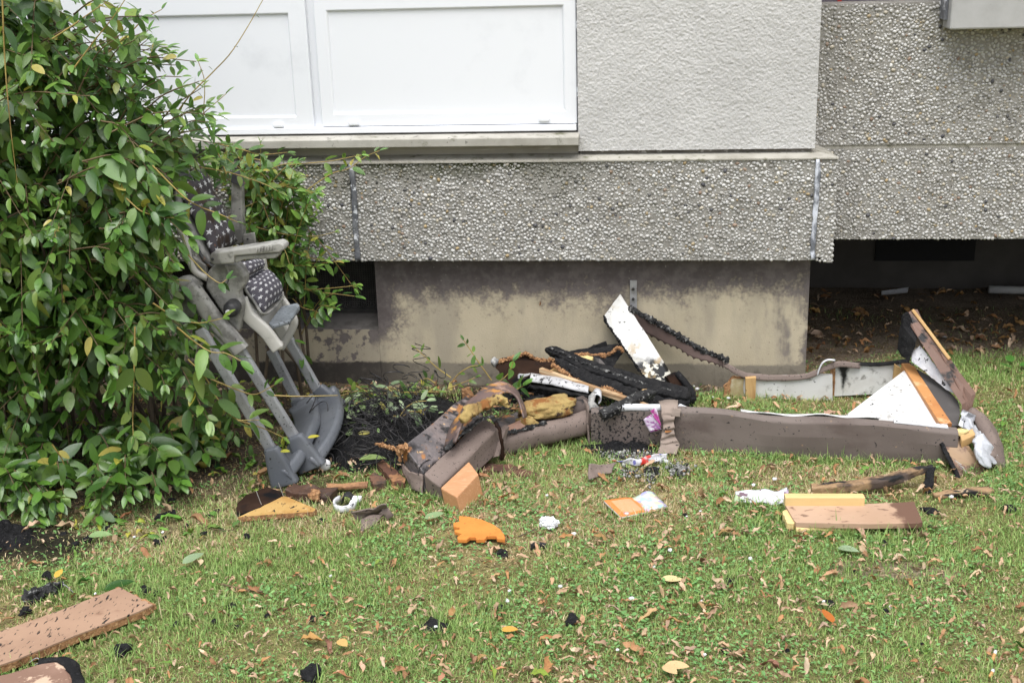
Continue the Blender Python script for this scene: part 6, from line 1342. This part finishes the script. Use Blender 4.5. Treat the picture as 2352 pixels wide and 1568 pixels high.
C = np.where((void & (gsel < .4))[:, None], np.array([.34, .19, .07])*rg.uniform(.7, 1.2, (n, 1)), C); C = np.where((~under & ~void & (gsel > .955))[:, None], LIGHT[rg.integers(0, 5, n)], C)
Zl = gz(X, Y)+np.where(void, .008, .014)+rg.uniform(0, .008, n); K = rg.integers(0, 12, n)
A3 = np.stack([rg.normal(0, .35, n), rg.normal(0, .35, n), rg.uniform(0, 6.28, n)], 1)
from mathutils import Euler
Rm = np.array([np.array(Euler(tuple(a)).to_matrix()) for a in A3])
show = S/zc*((px > 0) & (px < 2352) & (py > 500) & (py < 1568)); order = np.argsort(-show); big, rest = order[:300], order[300:]
cache = {}
def zone(i):
    if py[i] < 1130 and px[i] > 1250: return 'a'
    return 'b' if px[i] < 700 else 'c' if px[i] < 1300 else 'd' if px[i] < 1850 else 'e'
LAB = {'a': ('dry tan leaf on the grass close to the sofa frame', 'tan leaves by the sofa frame'), 'b': ('dry tan leaf on the left part of the lawn', 'tan leaves on the left of the lawn'), 'c': ('dry tan leaf on the lawn below the armrest and orange mat', 'tan leaves below the orange mat'),
       'd': ('dry tan leaf on the lawn below the orange booklet', 'tan leaves below the booklet'), 'e': ('dry tan leaf on the right part of the lawn around the tan panel', 'tan leaves on the right of the lawn'), 'u': ('green or yellow leaf shed under the dark bush', 'shed leaves under the bush'), 'v': ('brown autumn leaf on the bare soil under the set-back wall', 'autumn leaves on bare soil')}
for i in big:
    key = (K[i], tuple(np.round(C[i]*25)/25))
    if key not in cache: V, F = DL[K[i]]; cache[key] = mkmesh('fallen_leaf', V, F, m_dry, True, np.tile(np.clip(np.array(key[1]), .01, 1), (len(V), 1)))
    o = bpy.data.objects.new('fallen_leaf', cache[key]); COL.objects.link(o); M_ = np.eye(4); M_[:3, :3] = Rm[i]*S[i]; M_[:3, 3] = (X[i], Y[i], Zl[i]); o.matrix_world = Matrix(M_.tolist())
    l, g = LAB['u' if under[i] else 'v' if void[i] else zone(i)]; tag(o, l, 'leaf', g)
Vs = []; Fs = []; Cs = []; off = 0
for k in range(12):
    q = rest[K[rest] == k]; V, F = tile(DL[k][0], DL[k][1], Rm[q], np.repeat(S[q][:, None], 3, 1), np.stack([X[q], Y[q], Zl[q]], 1)); Vs.append(V); Fs.append(F+off); off += len(V); Cs.append(np.repeat(C[q], len(DL[k][0]), 0))
o = bpy.data.objects.new('leaf_litter', mkmesh('leaf_litter', np.concatenate(Vs), np.concatenate(Fs), m_dry, True, np.clip(np.concatenate(Cs), .01, 1))); COL.objects.link(o); tag(o, 'small dry leaf litter strewn through the grass', 'leaf litter', kind='stuff')
# pale leaves scattered on the soot between chair and armrest
r_ = np.random.default_rng(88); pm = [mkmesh('shed_leaf', LT[k % 4][0], LT[k % 4][1], m_leaf, True, np.tile(np.array([(.30, .40, .20), (.16, .28, .07), (.36, .44, .26), (.22, .33, .12), (.42, .38, .10)][k]), (len(LT[k % 4][0]), 1))) for k in range(5)]
kk = 0
while kk < 75:
    px_, py_ = r_.uniform(790, 1040), r_.uniform(885, 1040)
    if py_ > 1060-.62*(px_-790) and kk % 3: continue
    q = G(px_, py_); dd = math.hypot((q[0]-hc[0])/.30, (q[1]-hc[1])/.36); o = bpy.data.objects.new('shed_leaf', pm[r_.integers(5)]); COL.objects.link(o); kk += 1
    o.location = tuple(q+(0, 0, .02+.075*max(0, 1-dd))); s_ = r_.uniform(.028, .055); o.scale = (s_, s_, s_); o.rotation_euler = (r_.normal(0, .5), r_.normal(0, .5), r_.uniform(0, 6)); tag(o, 'pale shed leaf lying on the soot between chair and armrest', 'leaf', 'leaves on the soot')
# single leaves one can point at
def oneleaf(f, p, L, c, a, label, k=2, z=.02, tilt=(.2, -.2), name='fallen_leaf', Y_=None, tpl=None):
    V, F = (tpl or LT)[k]; q = AG(f, [p], z)[0] if Y_ is None else at(f(*p), Y_); me = mkmesh(name, V*1.0, F, m_leaf if c[1] > c[0] else m_dry, True, np.tile(np.array(c), (len(V), 1)))
    o = bpy.data.objects.new(name, me); COL.objects.link(o); o.location = tuple(q); o.rotation_euler = (tilt[0], tilt[1], a); o.scale = (L, L, L); tag(o, label, 'leaf')
oneleaf(rc, (1150, 925), .055, (.42, .13, .025), 1.9, 'bright orange leaf at lower right of the lawn', 2)
oneleaf(rc, (70, 650), .06, (.62, .50, .26), .1, 'pale cream heart-shaped leaf at the centre right of the lawn', 2, tilt=(.1, 0))
oneleaf(rc, (1180, 455), .06, (.30, .40, .24), -.5, 'pale green leaf below the tan panel', 0)
oneleaf(ra, (640, 440), .07, (.28, .42, .18), .05, 'pale green leaf lying left on the lawn above the charred log', 0)
oneleaf(ra, (1320, 640), .07, (.28, .38, .22), .9, 'pale green leaf pointing up right of the tan plank', 0)
oneleaf(rb, (780, 270), .06, (.26, .38, .18), .4, 'pale green torn leaf left of the orange foam mat', 2)
oneleaf(ra, (400, 740), .04, (.55, .36, .06), 1.5, 'round yellow leaf above the charred logs', 2)
oneleaf(ra, (750, 830), .08, (.035, .10, .02), .55, 'dark green leaf touching the top of the tan plank', 0)
oneleaf(rb, (80, 1020), .065, (.42, .24, .08), .1, 'long orange-yellow leaf near the bottom left of centre', 5, z=.02, tpl=DL)
oneleaf(rb, (240, 1030), .05, (.55, .36, .13), -.9, 'pale yellow oval leaf hanging off the long orange leaf', 2)
oneleaf(rb, (1260, 965), .045, (.52, .30, .06), -.2, 'small golden leaf at the bottom centre of the lawn', 2)
oneleaf(rc, (90, 1190), .06, (.60, .42, .22), -.3, 'large pale tan leaf near the bottom right of centre', 2)
oneleaf(rb, (2280, 1190), .055, (.58, .42, .22), -1.0, 'pale tan leaf at the bottom edge right of centre', 2)
oneleaf(z8, (1010, 885), .085, (.26, .36, .12), .25, 'long thin pale green leaf on the springs', 1, z=.05)
oneleaf(z8, (470, 650), .04, (.42, .38, .05), .0, 'small yellow leaf on the near foot of the high chair', 2, Y_=-.80)
oneleaf(z8, (190, 790), .04, (.36, .36, .05), -.5, 'small yellow leaf on the rear foot of the high chair', 2, Y_=-.90)
oneleaf(z7, (1075, 620), .028, (.34, .15, .05), .3, 'brown leaf stuck to the front of the sofa rail right of the cloth', 2, Y_=-.565)
oneleaf(r5, (845, 890), .026, (.58, .42, .3), .2, 'pale curled leaf on the right end of the sofa rail', 1, Y_=-.60)
oneleaf(r5, (130, 1000), .022, (.05, .035, .02), 1.0, 'dark crumpled leaf stuck low on the sofa rail', 1, Y_=-.575)
oneleaf(ident, (1240, 690), .035, (.30, .12, .03), 1.5, 'curled brown leaf caught on the plinth wall above the heap', 1, Y_=.066, tilt=(1.3, .9))
# green weed leaves, far right
WD = thing('weed_seedling', 'bright green broad-leaved weed at the right edge by the bare soil', 'weed', tuple(G(2330, 842)))
for k, (p, a) in enumerate((((2318, 830), 1.2), ((2340, 838), -.3), ((2325, 845), 2.6))):
    V, F = LT[2]; me = mkmesh('leaf', V, F, m_leaf, True, np.tile(np.array((.10, .26, .05)), (len(V), 1))); o = bpy.data.objects.new('leaf', me); COL.objects.link(o); o.parent = WD; o.location = tuple(G(*p, .02)-np.array(WD.location)); o.rotation_euler = (.2, -.3, a); o.scale = (.05, .07, .05)
# small twigs on the lawn
for k, (a, b, lab) in enumerate((((1600, 785), (1900, 840), 'knobbly brown twig at left centre of the lawn'), ((1480, 375), (1690, 395), 'thin straw stalk left on the lawn below the chipboard triangle'))):
    solo('twig', tube(smoothpath([*AG(ra, [a, ((a[0]+b[0])/2, (a[1]+b[1])/2+8), b], .016)], 10), .0028 if k == 0 else .0015, 5), m_twig, lab, 'twig', ex=False)
solo('twig', tube(AG(rb, [(1370, 385), (1480, 335)], .016), .0018, 5), m_stem, 'thin dark twig right of the orange foam mat', 'twig', ex=False)

# ================================================================== grass and clover
def scatter(N, x0=-1.95, x1=1.75, y0=-2.12, y1=1.1):
    X = rg.uniform(x0, x1, N); Y = rg.uniform(y0, y1, N)
    d = np.stack([X, Y, 0*X], 1)-CAM; zc = d@FW; px = 1176+FPX*(d@RT)/zc; py = 784-FPX*(d@UP)/zc; return X, Y, (px > -70) & (px < 2420) & (py < 1640) & ((Y < .075) | (X > XP))
X, Y, vis = scatter(720000)
ex_ = []                                # longer blades left standing round the things on the lawn
for h in EXCL:
    for a, b in zip(h, np.roll(h, -1, 0)):
        L_ = np.linalg.norm(b-a); m = rg.poisson(L_*1500)
        if m: t = rg.uniform(0, 1, (m, 1)); nv = np.array([b[1]-a[1], a[0]-b[0]])/max(L_, 1e-6); ex_.append(a+(b-a)*t+nv*rg.uniform(.001, .018, (m, 1)))
ex_ = np.concatenate(ex_); X0 = len(X); X = np.r_[X, ex_[:, 0]]; Y = np.r_[Y, ex_[:, 1]]; vis = np.r_[vis, (ex_[:, 1] < .05)]; longb = np.arange(len(X)) >= X0
soil = soil_m(X, Y); soot = soot_m(X, Y); lush = fbm(X*2.3, Y*2.3, 0, 131)+.4*fbm(X*7, Y*7, 0, 132)
bare = 1-.97*np.clip(soil*1.05, 0, 1); dn = np.clip(.62+.35*lush, .12, 1)*bare*(1-.9*soot)
ok = vis & (rg.uniform(size=len(X)) < dn); X, Y, lush, longb = X[ok], Y[ok], lush[ok], longb[ok]; ex = excluded(X, Y); X, Y, lush, longb = X[~ex], Y[~ex], lush[~ex], longb[~ex]; n = len(X)
dry = np.clip(dry_m(X, Y)*.65+.19-.28*lush, .07, .8); isdry = rg.uniform(size=n) < dry
Lb = rg.gamma(6, .0026, n)*np.where(isdry, .8, 1)*(1+.45*np.clip(lush, -.7, 1.3))*np.where(longb, rg.uniform(1.1, 2.0, n), 1); Wb = rg.uniform(.0007, .0016, n)
th = rg.uniform(0, 2*math.pi, n); lean = np.clip(rg.normal(.75, .35, n), .1, 1.45)+np.where(isdry, .25, 0)
dx, dy = np.cos(th), np.sin(th); Z = gz(X, Y)-.001
base = np.stack([X, Y, Z], 1); side = np.stack([-dy, dx, 0*dx], 1)*Wb[:, None]; dirh = np.stack([dx, dy, 0*dx], 1)
mid = base+dirh*(Lb*.5*np.sin(lean*.6))[:, None]+np.array([0, 0, 1])*(Lb*.5*np.cos(lean*.6))[:, None]; tip = mid+dirh*(Lb*.5*np.sin(lean*1.25))[:, None]+np.array([0, 0, 1])*(Lb*.5*np.cos(lean*1.25))[:, None]
V = np.stack([base-side, base+side, mid-side*.8, mid+side*.8, tip], 1).reshape(-1, 3)
F = (np.array([[0, 1, 3], [0, 3, 2], [2, 3, 4]])[None]+(np.arange(n)*5)[:, None, None]).reshape(-1, 3)
GC = np.array([(.225, .35, .095), (.265, .38, .115), (.185, .31, .085), (.31, .385, .14)]); DC = np.array([(.50, .41, .24), (.43, .34, .20), (.56, .47, .30), (.35, .30, .14)])
C = np.where(isdry[:, None], DC[rg.integers(0, 4, n)], GC[rg.integers(0, 4, n)])*rg.uniform(.8, 1.4, (n, 1))
m_grass = M('short_lawn_grass', attr=True, rough=.6, spec=.35, trans=.25)
o = bpy.data.objects.new('lawn_grass', mkmesh('lawn_grass', V, F, m_grass, False, np.repeat(C, 5, 0))); COL.objects.link(o); tag(o, 'short patchy lawn grass mixed with dry thatch', 'grass', kind='stuff')
X, Y, vis = scatter(120000); cl = fbm(X*3.1, Y*3.1, 0, 151)+.5*fbm(X*9, Y*9, 0, 152)
ok = vis & (rg.uniform(size=len(X)) < np.clip(.16+.65*cl, 0, .9)*(1-soil_m(X, Y))*(1-.9*soot_m(X, Y))); X, Y = X[ok], Y[ok]; ex = excluded(X, Y); X, Y = X[~ex], Y[~ex]; n = len(X)
tv = np.array([(0, 0, 0), (.5, .32, .06), (1, .2, .0), (1, -.2, .0), (.5, -.32, .06)]); tf = [[0, 4, 3], [0, 3, 2], [0, 2, 1]]
A3 = np.stack([rg.normal(0, .35, n), rg.normal(0, .35, n), rg.uniform(0, 6.28, n)], 1)
ca, sa = np.cos(A3[:, 2]), np.sin(A3[:, 2]); cb, sb_ = np.cos(A3[:, 1]), np.sin(A3[:, 1]); Rz = np.zeros((n, 3, 3)); Rz[:, 0, 0] = ca; Rz[:, 0, 1] = -sa; Rz[:, 1, 0] = sa; Rz[:, 1, 1] = ca; Rz[:, 2, 2] = 1
Ry = np.zeros((n, 3, 3)); Ry[:, 0, 0] = cb; Ry[:, 0, 2] = sb_; Ry[:, 2, 0] = -sb_; Ry[:, 2, 2] = cb; Ry[:, 1, 1] = 1
s = rg.uniform(.006, .014, n); V, F = tile(tv, tf, Rz@Ry, np.repeat(s[:, None], 3, 1), np.stack([X, Y, gz(X, Y)+rg.uniform(.006, .02, n)], 1))
C = np.array([(.18, .36, .115), (.14, .29, .09), (.22, .39, .135)])[rg.integers(0, 3, n)]*rg.uniform(.75, 1.25, (n, 1))
o = bpy.data.objects.new('clover', mkmesh('clover', V, F, m_grass, False, np.repeat(C, 5, 0))); COL.objects.link(o); tag(o, 'low clover and moss leaflets among the grass', 'ground cover', kind='stuff')
# moss and thatch crumbs that keep the soil from looking smooth
X, Y, vis = scatter(150000); ok = vis & (rg.uniform(size=len(X)) < .25+.5*soil_m(X, Y)); X, Y = X[ok], Y[ok]; ex = excluded(X, Y); X, Y = X[~ex], Y[~ex]; n = len(X)
tv2 = np.array([(-1, 0, 0), (0, .25, .12), (1, 0, 0), (0, -.25, .1)]); A_ = rg.uniform(0, 6.28, n); ca, sa = np.cos(A_), np.sin(A_); Rz = np.zeros((n, 3, 3)); Rz[:, 0, 0] = ca; Rz[:, 0, 1] = -sa; Rz[:, 1, 0] = sa; Rz[:, 1, 1] = ca; Rz[:, 2, 2] = 1
s = rg.uniform(.003, .010, n); V, F = tile(tv2, [[0, 3, 1], [1, 3, 2]], Rz, np.repeat(s[:, None], 3, 1), np.stack([X, Y, gz(X, Y)+rg.uniform(.001, .006, n)], 1))
C = np.array([(.22, .15, .08), (.30, .21, .12), (.13, .09, .05), (.17, .15, .06)])[rg.integers(0, 4, n)]*rg.uniform(.6, 1.3, (n, 1)); C *= (1-.8*soot_m(X, Y))[:, None]
o = bpy.data.objects.new('thatch', mkmesh('thatch', V, F, m_dry, False, np.repeat(C, 4, 0))); COL.objects.link(o); tag(o, 'brown thatch and crumbled bits on the ground', 'thatch', kind='stuff')
